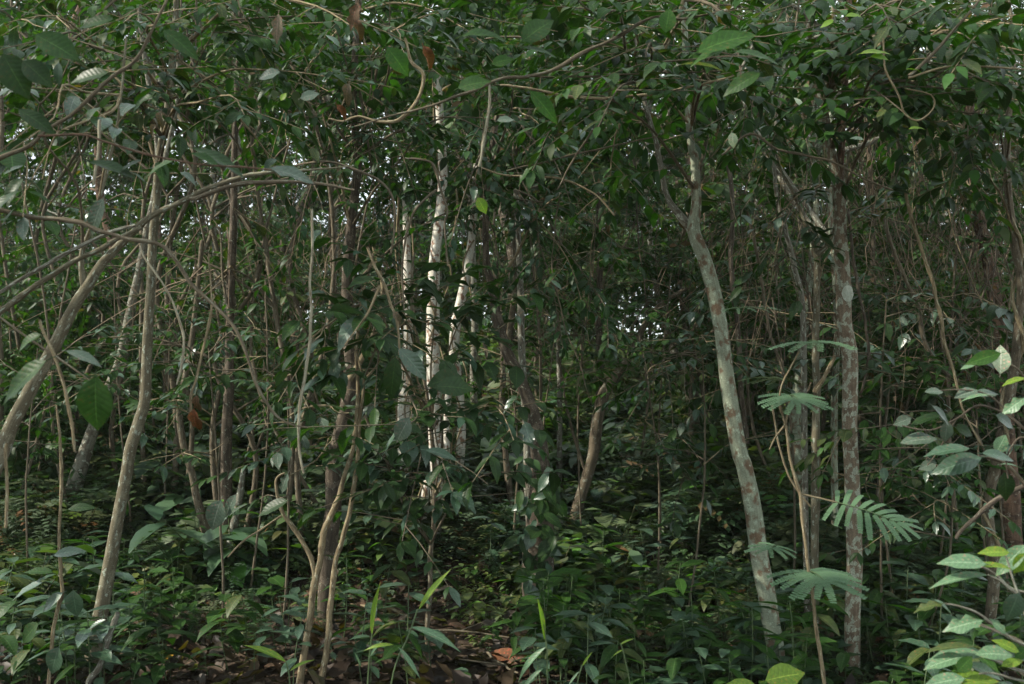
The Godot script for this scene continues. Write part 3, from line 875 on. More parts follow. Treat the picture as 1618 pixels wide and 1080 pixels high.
	t = tree("crooked_tree", "small crooked tree with swollen base leaning away from a dark trunk", c, M.vine, "", "tree", 10, 0.18)
	limb(t, "limb", trunk_points([[350, 880, 26], [356, 830, 21], [358, 760, 19], [358, 680, 17], [362, 600, 15], [364, 500, 14], [366, 420, 13], [370, 330, 12], [372, 200, 10], [380, 20, 8]], d + 0.1), M.dark, 10, 0.2)
	limb(t, "limb", trunk_points([[362, 870, 16], [372, 820, 13], [380, 780, 11], [385, 740, 6]], d - 0.05), M.grey, 8, 0.2)
	sprays(t, [P(310, 480, d), P(364, 500, d), P(366, 420, d), P(370, 330, d)], [[430, 520, 6.4], [300, 400, 6.4], [440, 400, 6.5], [280, 560, 6.6], [420, 600, 6.5], [330, 330, 6.2], [450, 470, 6.0]], 0.008, ["mid", "fresh", "dark", "olive"], {"leaf": 0.08})
	finish(t)
	# pale trunks at the left back
	pale_tree("pale grey trunk standing behind the slender bending tree", [[110, 800, 26], [140, 700, 20], [165, 630, 17], [190, 570, 15], [205, 500, 14], [230, 380, 12], [250, 240, 9]], 6.6)
	pale_tree("pale spotted trunk rising straight in the far thicket", [[352, 760, 15], [352, 650, 14], [358, 500, 14], [366, 420, 13], [372, 330, 12], [376, 150, 10]], 10.5)
	pale_tree("thin chalky trunk forking slightly in the far thicket", [[342, 740, 11], [343, 600, 10], [345, 470, 10], [340, 400, 9], [336, 300, 8], [340, 100, 7]], 11.0)
	pale_tree("slim pale trunk behind the thicket of dark shrubs", [[480, 780, 12], [478, 680, 12], [500, 600, 11], [520, 520, 9], [530, 400, 8], [525, 200, 7]], 9.0)
	pale_tree("grey trunk in the gloom beyond the white barked trees", [[752, 740, 12], [752, 680, 11], [748, 600, 11], [750, 500, 10], [745, 350, 9], [740, 150, 7]], 10.0)
	pale_tree("straight grey sapling between the creeper clad and curved trees", [[884, 720, 8], [884, 600, 8], [880, 480, 7], [884, 350, 6], [890, 200, 5]], 8.0)
	pale_tree("blotched grey trunk slanting behind the leaning mottled tree", [[1110, 660, 15], [1085, 600, 14], [1062, 545, 13], [1045, 490, 12], [1030, 400, 10], [1020, 250, 8]], 8.5)
	pale_tree("grey brown trunk seen low between the two blotched trees", [[1268, 820, 22], [1262, 740, 20], [1255, 680, 19], [1262, 600, 16], [1275, 480, 12], [1290, 300, 9]], 6.5)
	pale_tree("slim grey trunk close behind the upright blotched tree", [[1318, 940, 14], [1318, 860, 13], [1318, 760, 12], [1318, 640, 11], [1322, 500, 10], [1310, 300, 8]], 6.0)
	# shaggy trunk at the right
	d = 6.2
	c = trunk_points([[1600, 860, 28], [1592, 700, 26], [1585, 600, 24], [1574, 520, 23], [1566, 445, 22], [1552, 377, 20], [1540, 300, 17], [1530, 180, 14], [1545, 20, 12]], d)
	t = tree("shaggy_tree", "dark red brown trunk hung with shaggy dry fibres at the wood's edge", c, M.red, "", "tree", 12, 0.25)
	for k in 9:
		var a := rr(330, 520)
		limb(t, "hanging_fibre", trunk_points([[1560 + rr(-14, 10), a, 3], [1560 + rr(-40, 25), a + 60, 2.5], [1555 + rr(-70, 45), a + 140, 2], [1550 + rr(-90, 55), a + 200, 1.5]], d - rr(0.05, 0.4)), M.dark, 4, 0.0, 4)
	sprays(t, [P(1552, 377, d), P(1540, 300, d), P(1535, 200, d)], [[1480, 330, 5.7], [1610, 330, 5.8], [1500, 420, 5.8], [1450, 260, 5.6], [1600, 180, 5.4], [1420, 380, 6.0]], 0.008, deep + ["mid"], {"leaf": 0.08})
	finish(t)
	d = 4.6
	c = trunk_points([[1560, 1010, 18], [1570, 900, 17], [1560, 800, 17], [1580, 700, 16], [1600, 600, 15], [1608, 520, 14], [1612, 443, 13], [1600, 370, 12], [1590, 250, 10], [1600, 60, 8]], d)
	t = tree("twisted_tree", "twisted brown trunk with a vine coiled round it by the broad leaved shrub", c, M.vine, "", "tree", 12, 0.16)
	var coil := []
	for k in 40:
		var yy := 880 - k * 14.0
		var best = c[0]
		for q in c.size() - 1:
			var ya: float = 540 - (c[q][0].y - EYE) / d * F; var yb: float = 540 - (c[q + 1][0].y - EYE) / d * F
			if ya >= yy and yb <= yy: best = [(c[q][0] as Vector3).lerp(c[q + 1][0], (ya - yy) / (ya - yb)), c[q][1]]
		coil.append([best[0] + Vector3(cos(k * 0.55), 0, sin(k * 0.55)) * (best[1] + 0.008), 0.009])
	limb(t, "coiled_vine", coil, M.tan, 6, 0.1, 2)
	sprays(t, [P(1600, 370, d), P(1590, 250, d), P(1600, 60, d)], [[1500, 300, 4.2], [1610, 250, 4.0], [1480, 180, 4.2], [1560, 80, 4.0], [1540, 220, 3.8]], 0.007, leafy, {"leaf": 0.08})
	finish(t)

func white_tree(label: String, pts: Array, d: float, second := []) -> void:
	var c := trunk_points(pts, d)
	var t := tree("white_barked_tree", label, c, M.pale, "white barked trees in the middle of the wood", "tree", 12, 0.16)
	if second: limb(t, "limb", trunk_points(second, d - 0.03), M.pale, 10, 0.12)
	var n := 7
	for k in n:
		var q: Array = c[mini(1 + k % c.size(), c.size() - 2)]
		var top: Array = c[mini(c.size() - 1, 2 + k % c.size())]
		var off := Vector3(rr(-0.05, 0.08), 0, rr(0.03, 0.07))
		limb(t, "hanging_root", [[top[0] + off, 0.006], [(top[0] + q[0]) * 0.5 + off + Vector3(rr(-0.05, 0.05), 0, 0.02), 0.005], [q[0] + off, 0.004]], M.tan, 4, 0.0, 4)
	if pts.size() > 5:
		var top: Vector3 = c[-1][0]
		crown(t, [[top + Vector3(0, 1.2, 0), Vector3(1.5, 1.3, 1.4)], [top + Vector3(0.9, 0.4, 0.5), Vector3(0.9, 0.8, 0.9)]], 12.0, 0.36, Color(1.0, 1.0, 0.95))

func pale_tree(label: String, pts: Array, d: float) -> void:
	var c := trunk_points(pts, d)
	var top: Vector3 = c[-1][0]
	c += up_to(top, c[-1][1], 2.0)
	var t := tree("grey_trunked_tree", label, c, M.grey if rng.randf() < 0.7 else M.mottled, "grey trunks back in the wood", "tree", 10, 0.14)
	for k in 3: limb(t, "limb", [[top + Vector3(0, rr(-0.5, 0.6), 0), 0.02], [top + Vector3(rr(-0.6, 0.6), rr(0.6, 1.2), rr(-0.5, 0.5)), 0.014], [top + Vector3(rr(-1.3, 1.3), rr(1.2, 2.2), rr(-1, 1)), 0.006]], M.grey, 6)
	var cl := []
	for k in 4: cl.append([top + Vector3(rr(-1.2, 1.2), rr(0.3, 2.2), rr(-1.0, 1.0)), Vector3(rr(0.7, 1.2), rr(0.5, 0.9), rr(0.7, 1.2))])
	crown(t, cl, 14.0, 0.36, Color(1.0, 1.0, 0.95))

# trees further back: three kinds
func background_trees() -> void:
	var kinds := [
		["grey_trunked_tree", "slender grey tree deep in the wood", "slender trees deep in the wood", M.grey],
		["dark_trunked_tree", "slim dark tree deep in the wood", "dark trees deep in the wood", M.dark],
		["red_trunked_tree", "thin reddish tree deep in the wood", "reddish trees deep in the wood", M.red]]
	for k in 52:
		var s := k / 51.0
		var d := 9.3 + 5.2 * s / 0.27 if s < 0.27 else 19.0 + 5.0 * (s - 0.27) / 0.73     # a clearing lies between the near trees and the far ones
		var x := (fposmod(k * 0.618034, 1.0) - 0.5) * (1.16 * d + 2.0) + rr(-0.4, 0.4)
		if d < 15.0 and absf(x / d * F + 809 - 1010) < 110: continue
		var kd: Array = kinds[k % 3 if k % 5 else 0]
		var g := gh(x, -d)
		var h := rr(4.2, 6.2) if d < 15.0 else rr(8.0, 11.5)
		var r := rr(0.035, 0.075)
		var lean := Vector3(rr(-0.7, 0.7), 0, rr(-0.4, 0.4))
		var pts := []
		for q in 7:
			var u := q / 6.0
			pts.append([Vector3(x, g, -d) + lean * u * u + Vector3(rr(-0.22, 0.22) * minf(1.0, u * 3.0), h * u, rr(-0.15, 0.15)), r * (1.0 - 0.7 * u)])
		var t := tree(kd[0], by(kd[1], "behind", pts[0][0]), pts, kd[3], kd[2], "tree", 8, 0.12)
		var top: Vector3 = pts[-1][0]
		var cl := []
		for q in (6 if d < 15.0 else 12):
			var u := rr(0.22, 1.0) if d < 15.0 else rr(0.05, 1.0)
			var p: Vector3 = (pts[int(u * 5)][0] as Vector3) + Vector3(rr(-1.5, 1.5), rr(0.0, 0.8), rr(-1.3, 1.3))
			cl.append([p, Vector3(rr(0.7, 1.3), rr(0.45, 0.85), rr(0.7, 1.3)) * (1.0 if d < 15.0 else 1.25)])
			if q < 4: limb(t, "limb", [[pts[int(u * 5)][0], 0.016], [p.lerp(pts[int(u * 5)][0], 0.4) + Vector3(0, 0.1, 0), 0.011], [p, 0.005]], kd[3], 5, 0.0, 3)
		crown(t, cl, 8.0 if d < 15.0 else 21.0, 0.36 if d < 15.0 else 0.38, [Color(1, 1, 0.95), Color(0.8, 0.85, 0.9), Color(1.15, 1.1, 0.8)][k % 3])
	# shrubs that fill the space between the trunks
	var labels := [["forest_shrub", "dense green shrub between far trunks", "shrubs between the trunks"], ["forest_shrub", "loose green shrub at the far clearing", "shrubs at the far side"]]
	for k in 64:
		var s := k / 63.0
		var d := 7.2 + 7.3 * s / 0.6 if s < 0.6 else 18.5 + 4.0 * (s - 0.6) / 0.4
		var x := (fposmod(k * 0.754877 + 0.13, 1.0) - 0.5) * (1.14 * d + 1.5)
		if d < 11.0 and absf(x / d * F + 809 - 700) < 110: continue
		if d < 13.0 and absf(x / d * F + 809 - 1010) < 110: continue
		var g := gh(x, -d)
		var l: Array = labels[1 if d > 16.0 else 0]
		var t := thing(l[0], by(l[1], "behind", Vector3(x, g, -d)), "shrub", Vector3(x, g, -d), l[2])
		var cl := []
		var h := rr(1.2, 2.6) if d < 12.0 else rr(1.6, 4.2)
		for q in 4:
			var p := Vector3(x + rr(-0.7, 0.7), g + rr(0.35, 1.0) * h, -d + rr(-0.6, 0.6))
			cl.append([p, Vector3(rr(0.5, 0.95), rr(0.35, 0.8), rr(0.5, 0.95))])
			limb(t, "stem", [[Vector3(x + rr(-0.1, 0.1), g - 0.05, -d), 0.018], [Vector3(x, g, -d).lerp(p, 0.5) + Vector3(rr(-0.15, 0.15), 0, 0), 0.013], [p + Vector3(0, 0.3, 0), 0.006]], M.vine, 5, 0.0, 4)
		crown(t, cl, 46.0, 0.3, [Color(1, 1, 0.95), Color(1.15, 1.1, 0.8), Color(0.85, 0.9, 0.9)][k % 3], "foliage")
	# leafy young trees in the middle distance
	var kinds2 := [["understory_tree", "young tree with small dark leaves", "young dark trees in the middle of the wood", Color(0.8, 0.88, 0.85)], ["understory_tree", "young tree with fresh green leaves", "young fresh green trees in the middle of the wood", Color(1.15, 1.2, 0.8)]]
	for k in 34:
		var d := 5.9 + 7.0 * fposmod(k * 0.381966, 1.0)
		var x := (fposmod(k * 0.618034 + 0.31, 1.0) - 0.5) * 1.1 * d
		var px := x / d * F + 809
		if px > 590 and px < 790: continue
		if px > 880 and px < 1120: continue
		var kd: Array = kinds2[1 if k % 3 == 0 else 0]
		var g := gh(x, -d)
		var h := rr(2.6, 4.4)
		var pts := []
		for q in 6: pts.append([Vector3(x + rr(-0.12, 0.12) * q * 0.7, g + h * q / 5.0, -d + rr(-0.09, 0.09) * q * 0.5), 0.02 * (1.0 - 0.13 * q)])
		var t := tree(kd[0], by(kd[1], "behind", pts[0][0]), pts, M.vine, kd[2], "tree", 7, 0.1)
		var cl := []
		for q in 6:
			var u := rr(0.3, 1.0)
			var at: Vector3 = pts[int(u * 5)][0]
			var p := at + Vector3(rr(-0.7, 0.7), rr(0.0, 0.4), rr(-0.6, 0.6))
			cl.append([p, Vector3(rr(0.35, 0.7), rr(0.2, 0.42), rr(0.35, 0.7))])
			limb(t, "limb", [[at, 0.009], [at.lerp(p, 0.5) + Vector3(0, 0.06, 0), 0.007], [p, 0.003]], M.vine, 5, 0.0, 3)
		crown(t, cl, 62.0, 0.25, kd[3])
	for k in 10:
		var d := 6.6 + 2.2 * fposmod(k * 0.381966, 1.0)
		var x := ((k / 6.0 if k < 7 else (k - 6.6) / 8.0) - 0.5) * 1.05 * d
		var g := gh(x, -d)
		var h := rr(4.0, 4.9)
		var pts := []
		for q in 6: pts.append([Vector3(x + rr(-0.12, 0.12) * q * 0.7, g + h * q / 5.0, -d + rr(-0.09, 0.09) * q * 0.5), 0.024 * (1.0 - 0.12 * q)])
		var t := tree("canopy_tree", by("slim young tree leafy only high up", "behind", pts[0][0]), pts, M.vine, "slim canopy trees in the middle of the wood", "tree", 7, 0.1)
		var cl := []
		for q in 5:
			var at: Vector3 = pts[3 + q % 3][0]
			var p := at + Vector3(rr(-0.9, 0.9), rr(0.0, 0.5), rr(-0.6, 0.6))
			cl.append([p, Vector3(rr(0.5, 0.8), rr(0.25, 0.45), rr(0.45, 0.7))])
			limb(t, "limb", [[at, 0.009], [at.lerp(p, 0.5) + Vector3(0, 0.06, 0), 0.007], [p, 0.003]], M.vine, 5, 0.0, 3)
		crown(t, cl, 60.0, 0.27, Color(1, 1, 0.95))
	# the wood goes on round the viewer: trees beside and behind, which keep the foreground in shade
	for k in 9:
		var a := deg_to_rad(-20.0 + 220.0 * k / 8.0)
		var x := cos(a) * rr(4.5, 6.5); var z := sin(a) * rr(4.0, 6.0) - 0.5
		var g := gh(x, z)
		var pts := []
		for q in 6: pts.append([Vector3(x + rr(-0.2, 0.2), g + 7.0 * q / 5.0, z + rr(-0.2, 0.2)), 0.07 * (1.0 - 0.14 * q)])
		var t := tree("clearing_tree", "leafy tree standing round the small clearing", pts, M.mossy, "trees round the small clearing", "tree", 8, 0.1)
		var cl := []
		for q in 6:
			var p: Vector3 = pts[2 + q % 4][0] + Vector3(rr(-1.4, 1.4), rr(0, 1.0), rr(-1.4, 1.4))
			cl.append([p, Vector3(rr(0.9, 1.5), rr(0.6, 1.0), rr(0.9, 1.5))])
			limb(t, "limb", [[pts[2 + q % 4][0], 0.02], [p, 0.006]], M.mossy, 5, 0.0, 3)
		crown(t, cl, 11.0, 0.45, Color(1, 1, 0.95))
	# loose hanging masses of small leaves at mid height
	for s in [[120, 430, 6.4], [300, 330, 6.8], [420, 420, 6.9], [470, 250, 6.2], [600, 300, 6.6], [880, 420, 7.4], [1010, 380, 8.0], [1190, 430, 6.9], [1420, 420, 6.6], [1520, 360, 6.2], [1600, 440, 6.9], [30, 330, 6.6], [230, 600, 7.4], [1120, 560, 7.6], [1290, 520, 7.2], [1480, 560, 7.0], [820, 300, 6.8]]:
		var d: float = s[2]
		var c := P(s[0], s[1], d)
		var g := gh(c.x, -d)
		var pts := [[Vector3(c.x + rr(-0.3, 0.3), g, -d), 0.012], [Vector3(c.x + rr(-0.3, 0.3), lerpf(g, c.y, 0.5), -d), 0.01], [c + Vector3(0, 0.3, 0), 0.005]]
		var t := tree("climber_draped_sapling", by("crooked sapling draped in small leaved climbers", "behind", c), pts, M.vine, "saplings draped in climbers", "sapling", 6, 0.1)
		var cl := []
		for q in 4: cl.append([c + Vector3(rr(-0.4, 0.4), rr(-0.5, 0.4), rr(-0.3, 0.3)), Vector3(rr(0.25, 0.45), rr(0.2, 0.45), rr(0.25, 0.4))])
		crown(t, cl, 150.0, 0.2, Color(0.95, 1.0, 0.95))
	# thin leafy saplings between the trunks
	var sk := [["leafy_sapling", "thin sapling with small dark leaves", "small leaved saplings between the trunks", ["dark", "dark", "mid", "teal"], 0.07], ["leafy_sapling", "thin sapling with fresh green leaves", "fresh green saplings between the trunks", ["mid", "fresh", "fresh", "olive"], 0.085], ["leafy_sapling", "thin sapling with long bluish leaves", "bluish saplings between the trunks", ["teal", "dark", "mid", "dusty"], 0.10]]
	for s in [[60, 640, 5.6], [180, 520, 6.4], [330, 640, 5.0], [420, 540, 5.6], [455, 700, 5.0], [880, 600, 5.9], [940, 480, 6.2], [1010, 620, 5.8], [1060, 520, 6.4], [1110, 640, 5.4], [1220, 560, 5.6], [1400, 560, 5.2], [1460, 470, 5.8], [1540, 640, 5.4], [1390, 720, 4.9], [1600, 520, 5.0], [780, 560, 6.0], [270, 420, 6.6], [1260, 430, 6.0], [1500, 780, 4.6]]:
		var kd: Array = sk[int(s[0]) % 3]
		var d: float = s[2]
		var top := P(s[0], s[1] - 90, d)
		var x := top.x + rr(-0.15, 0.15)
		var g := gh(x, -d)
		var m := Vector3(x, g, -d).lerp(top, 0.5) + Vector3(rr(-0.1, 0.1), 0, rr(-0.1, 0.1))
		var t := tree(kd[0], by(kd[1], "near", Vector3(x, g, -d)), [[Vector3(x, g, -d), 0.0065], [m, 0.0055], [top, 0.003]], M.vine, kd[2], "sapling", 6, 0.05)
		for q in 6:
			var from: Vector3 = m.lerp(top, rr(0.1, 1.0))
			var a := rr(0, TAU)
			spray(t, from, from + Vector3(cos(a) * rr(0.3, 0.6), rr(-0.25, 0.2), sin(a) * rr(0.3, 0.6)), 0.004, kd[3], {"leaf": kd[4], "bare": 0.2})
		finish(t, 150)

func vine(called: String, label: String, pts: Array, d: float, mat: Material, group := "", sides := 6) -> Thing:
	var c := trunk_points(pts, d)
	var t := thing(called, label, "vine" if called.contains("vine") else "branch", c[0][0], group)
	limb(t, "stem", c, mat, sides, 0.08, 6)
	return t

func vines() -> void:
	var t := vine("hanging_vine", "long brown vine coming in from the side and drooping in a deep curve", [[-40, 326, 7.8], [0, 334, 7.0], [60, 345, 7.0], [125, 352, 7.0], [160, 365, 7.0], [210, 378, 7.0], [260, 390, 7.0], [300, 447, 6.2], [337, 483, 5.5], [370, 517, 5.5], [390, 560, 4.7], [407, 610, 4.7], [433, 653, 3.9], [460, 670, 3.1], [487, 675, 2.3]], 2.5, M.vine)
	t = vine("leafy_branch", "thin brown branch running level with a pale leaf at its end", [[60, 214, 3.9], [130, 212, 3.9], [170, 225, 3.9], [230, 243, 3.9], [300, 258, 3.1], [370, 263, 3.1], [430, 268, 2.3]], 2.3, M.red)
	show_leaf(t, 330, 250, 2.3, 60, 345, 0.4, 1, "mid"); show_leaf(t, 200, 262, 2.3, 55, 200, 0.4, 0, "dark"); finish(t)
	t = vine("leafy_branch", "dark branch slanting up to the canopy above the leaning tree", [[-30, 262, 7.0], [0, 250, 7.0], [40, 235, 7.0], [75, 205, 6.2], [130, 165, 6.2], [180, 120, 6.2], [215, 95, 5.5], [245, 40, 4.7], [275, -20, 3.9]], 2.5, M.vine)
	show_leaf(t, 60, 190, 2.4, 70, 330, 0.7, 0, "dark"); show_leaf(t, 25, 120, 2.2, 80, 300, 0.8, 5, "dark"); show_leaf(t, 220, 160, 2.5, 50, 200, 0.5, 1, "mid"); finish(t)
	t = vine("broken_twig", "pale broken twig dangling straight down beside the leaning trunk", [[63, 505, 4.7], [67, 520, 4.7], [87, 567, 4.7], [103, 620, 4.7], [115, 677, 4.7], [119, 713, 3.9]], 2.3, M.tan)
	limb(t, "branch", trunk_points([[0, 500, 3.1], [30, 523, 3.1], [90, 565, 3.1], [140, 600, 2.3], [160, 615, 1.6]], 2.3), M.vine, 5)
	show_leaf(t, 150, 640, 2.2, 92, 268, 0.95, 5, "mid"); show_leaf(t, 30, 600, 2.0, 110, 215, 0.55, 0, "mid"); show_leaf(t, 40, 538, 2.1, 55, 200, 0.5, 1, "mid"); show_leaf(t, 135, 562, 2.2, 62, 345, 0.35, 0, "dusty"); finish(t)
	vine("broken_twig", "short pale broken twig hanging beside the foot of the leaning trunk", [[12, 700, 4.7], [10, 735, 4.7], [10, 780, 5.5], [9, 833, 4.7]], 2.4, M.tan)
	vine("broken_twig", "pale green bare twig hanging from the branches above the arching limb", [[158, 190, 4.7], [157, 230, 4.7], [153, 265, 4.7], [149, 292, 3.9]], 2.4, M.lightvine)
	vine("hanging_vine", "knotted whitish vine hanging straight down beside the tan twin stems", [[493, 330, 3.9], [493, 403, 3.9], [490, 443, 3.9], [493, 493, 3.9], [490, 547, 4.7], [483, 587, 4.7], [473, 643, 4.7], [472, 693, 3.9], [475, 720, 3.9], [480, 747, 3.1]], 2.8, M.lightvine)
	t = vine("hanging_vine", "forked brown vine with a crumpled brown leaf caught at its end", [[330, 400, 2.3], [335, 490, 3.1], [323, 547, 3.9], [310, 600, 3.9], [302, 627, 3.9], [303, 677, 3.1]], 3.0, M.tan)
	limb(t, "branch", trunk_points([[338, 470, 2.3], [328, 520, 2.3], [323, 550, 2.3]], 2.97), M.tan, 5)
	show_leaf(t, 308, 640, 2.97, 34, 255, 0.8, 7, "dead"); show_leaf(t, 305, 668, 2.97, 46, 265, 0.8, 7, "rust"); finish(t)
	vine("hanging_vine", "thin pale green vine twisting down past the slender bending tree", [[225, 395, 3.1], [230, 407, 3.1], [260, 450, 3.1], [277, 487, 3.1], [290, 533, 3.9], [287, 573, 3.9], [280, 607, 3.1]], 3.0, M.lightvine)
	t = vine("looping_vine", "pale vine bent in a wide loop high in the canopy", [[640, 60, 3.9], [650, 97, 4.7], [670, 117, 5.5], [668, 143, 5.5], [650, 170, 5.5], [627, 192, 5.5], [600, 193, 4.7], [565, 185, 3.9], [540, 192, 3.1], [520, 188, 2.3]], 3.5, M.tan)
	show_leaf(t, 545, 150, 2.8, 40, 250, 0.9, 7, "grey"); show_leaf(t, 540, 178, 2.8, 30, 300, 0.9, 7, "rust"); show_leaf(t, 558, 25, 2.5, 48, 250, 0.9, 4, "dead"); show_leaf(t, 566, 48, 2.5, 36, 285, 0.8, 7, "dead"); show_leaf(t, 437, 45, 2.6, 48, 262, 0.9, 4, "grey"); show_leaf(t, 676, 92, 2.7, 42, 290, 0.8, 7, "rust"); show_leaf(t, 250, 190, 2.8, 30, 250, 0.9, 7, "grey"); show_leaf(t, 238, 205, 2.8, 26, 215, 0.8, 7, "grey"); finish(t)
	vine("hanging_vine", "straight pale vine stub hanging below the canopy branches", [[773, 130, 3.9], [773, 160, 4.7], [770, 187, 4.7], [763, 233, 4.7], [757, 263, 3.9]], 3.4, M.lightvine)
	t = vine("leafy_branch", "long bare branch rising across the canopy with a bright oval leaf", [[560, 200, 2.3], [667, 170, 3.9], [740, 147, 4.7], [793, 125, 5.5], [830, 120, 5.5], [873, 110, 6.2], [930, 80, 6.2], [983, 53, 5.5], [1030, 28, 4.7], [1080, 30, 3.9], [1130, 20, 3.1]], 3.4, M.vine)
	show_leaf(t, 850, 45, 2.6, 66, 40, 0.9, 5, "mid"); show_leaf(t, 630, 97, 2.7, 56, 310, 0.8, 5, "fresh"); show_leaf(t, 862, 168, 2.7, 70, 315, 0.8, 0, "fresh"); show_leaf(t, 795, 95, 2.7, 36, 20, 0.9, 5, "fresh"); show_leaf(t, 762, 325, 2.8, 30, 300, 0.95, 5, "lime"); show_leaf(t, 1055, 30, 2.6, 44, 80, 0.9, 5, "fresh"); show_leaf(t, 715, 62, 2.6, 46, 325, 0.3, 6, "dusty"); show_leaf(t, 855, 78, 2.6, 60, 355, 0.4, 0, "mid"); show_leaf(t, 770, 50, 2.6, 80, 10, 0.5, 1, "mid"); show_leaf(t, 750, 130, 2.6, 56, 20, 0.7, 5, "mid"); show_leaf(t, 1110, 99, 2.6, 72, 5, 0.12, 6, "white"); show_leaf(t, 1060, 118, 2.6, 40, 170, 0.3, 6, "dusty"); show_leaf(t, 1150, 60, 2.4, 110, 25, 0.7, 0, "fresh"); show_leaf(t, 1130, 75, 2.4, 90, 180, 0.4, 1, "fresh"); show_leaf(t, 1170, 130, 2.5, 70, 205, 0.7, 0, "mid"); show_leaf(t, 1200, 85, 2.5, 80, 355, 0.45, 0, "mid"); show_leaf(t, 1158, 222, 2.8, 26, 280, 0.9, 5, "white"); show_leaf(t, 800, 188, 2.7, 30, 10, 0.6, 5, "dusty"); finish(t)
	vine("bare_branch", "bare pale branch sagging under the canopy leaves", [[790, 135, 3.1], [813, 137, 3.9], [873, 147, 4.7], [940, 155, 4.7], [1023, 150, 4.7], [1080, 140, 3.9], [1160, 120, 3.1]], 3.6, M.tan)
	vine("bare_branch", "thin straight pale branch above the sagging one", [[840, 120, 2.3], [920, 122, 3.1], [1000, 117, 3.1], [1080, 114, 3.1], [1140, 112, 2.3]], 3.8, M.vine)
	vine("bare_branch", "thin bare branch slanting down among the middle canopy leaves", [[1000, 120, 3.1], [990, 133, 3.1], [940, 200, 3.1], [900, 263, 3.1], [880, 300, 2.3]], 3.9, M.vine)
	vine("bare_branch", "crooked bare branch forking over the middle gap", [[760, 265, 2.3], [800, 277, 3.1], [840, 280, 3.1], [887, 282, 3.9], [940, 307, 3.1], [970, 340, 2.3]], 4.0, M.tan)
	vine("bare_branch", "fine bare branch level above the middle gap", [[800, 270, 2.3], [873, 253, 3.1], [940, 237, 3.1], [983, 227, 2.3], [1040, 215, 1.6]], 4.0, M.vine)
	t = vine("looping_vine", "crooked brown vine dropping through the left canopy", [[500, 255, 3.1], [540, 260, 3.9], [597, 283, 3.9], [620, 310, 3.9], [625, 347, 3.9], [618, 400, 3.1]], 4.0, M.vine)
	t = vine("looping_vine", "crooked brown vine dropping beside the canopy's middle", [[640, 250, 3.1], [683, 257, 3.9], [697, 300, 3.9], [707, 333, 3.9], [703, 357, 3.1], [708, 420, 2.3]], 4.0, M.vine)
	vine("looping_vine", "short hooked vine below the canopy's middle", [[690, 300, 3.1], [687, 303, 3.9], [663, 323, 3.9], [647, 353, 3.9], [635, 420, 3.1], [640, 500, 2.3]], 4.0, M.vine)
	t = vine("hanging_vine", "tan forked twig with a dry knot above the dark shrub", [[580, 390, 3.9], [585, 400, 4.7], [603, 440, 4.7], [617, 475, 4.7], [628, 505, 3.9], [630, 560, 2.3]], 3.4, M.tan)
	limb(t, "branch", trunk_points([[600, 450, 3.9], [585, 485, 3.9], [570, 510, 3.1], [545, 545, 2.3]], 3.38), M.tan, 6)
	show_leaf(t, 627, 505, 3.38, 30, 290, 0.9, 7, "grey"); finish(t)
	t = vine("bare_branch", "thick dark branch reaching in from the side above the undergrowth", [[1660, 745, 9.4], [1617, 767, 8.6], [1573, 790, 7.8], [1533, 823, 7.0], [1510, 850, 5.5]], 3.2, M.dark)
	vine("bare_branch", "crooked pale branch bending under the leaves by the blotched trees", [[1140, 245, 3.9], [1185, 210, 3.9], [1230, 235, 3.9], [1270, 245, 3.9], [1320, 258, 3.9], [1360, 280, 3.1], [1410, 300, 2.3]], 3.6, M.vine)
	vine("bare_branch", "stout bare branch slanting up among the upper leaves", [[1435, 120, 5.5], [1480, 80, 5.5], [1510, 45, 4.7], [1540, 10, 3.9], [1560, -20, 3.1]], 3.0, M.vine)
	vine("bare_branch", "pale straight branch forking flat among the upper leaves", [[1435, 123, 3.9], [1490, 107, 3.1], [1560, 105, 3.1], [1640, 112, 2.3]], 3.0, M.tan)
	vine("looping_vine", "pale vine with a hanging ring among the upper leaves", [[1395, 60, 2.3], [1400, 110, 3.1], [1420, 150, 3.1], [1430, 180, 3.1], [1452, 190, 3.1], [1475, 170, 2.3], [1470, 150, 2.3], [1430, 140, 2.3]], 3.1, M.tan)
	# lianas that lean through the right half
	var lian := [
		["pale liana slanting down in front of the shaggy tree", [[1400, 300, 4.7], [1400, 360, 5.5], [1417, 410, 6.2], [1433, 447, 6.2], [1450, 483, 6.2], [1463, 547, 6.2], [1497, 593, 5.5]], 5.2, "vine"],
		["long grey liana curving down towards the broad leaved shrub", [[1430, 300, 4.7], [1447, 370, 5.5], [1467, 427, 6.2], [1483, 487, 6.2], [1493, 540, 5.5], [1507, 587, 4.7], [1520, 643, 3.9], [1550, 703, 3.1]], 4.2, "tan"],
		["thin tan liana forking above the pinnate sapling", [[1220, 640, 3.1], [1228, 690, 3.1], [1240, 735, 3.1], [1250, 760, 3.1], [1280, 800, 2.3]], 4.0, "tan"],
		["brown liana leaning between the two blotched trees", [[1180, 330, 3.9], [1200, 420, 4.7], [1215, 520, 4.7], [1240, 600, 4.7], [1250, 680, 3.9]], 5.0, "vine"],
		["dark liana hanging straight behind the leaning mottled tree", [[1150, 250, 7.0], [1158, 330, 7.0], [1155, 420, 7.0], [1165, 520, 7.8], [1172, 620, 7.8], [1180, 700, 7.0]], 5.6, "dark"],
		["dark liana curving behind the upright blotched tree", [[1340, 330, 3.9], [1350, 420, 4.7], [1365, 500, 4.7], [1372, 560, 4.7], [1360, 620, 3.9]], 5.0, "dark"]]
	for l in lian: vine("liana", l[0], l[1], l[2], M[l[3]])
	# vines too alike to tell apart
	var zones := [[1360, 1600, 300, 620, 40], [1150, 1340, 330, 650, 14], [860, 1060, 330, 640, 9], [20, 330, 100, 420, 8], [480, 800, 200, 520, 7], [1100, 1500, 120, 350, 12]]
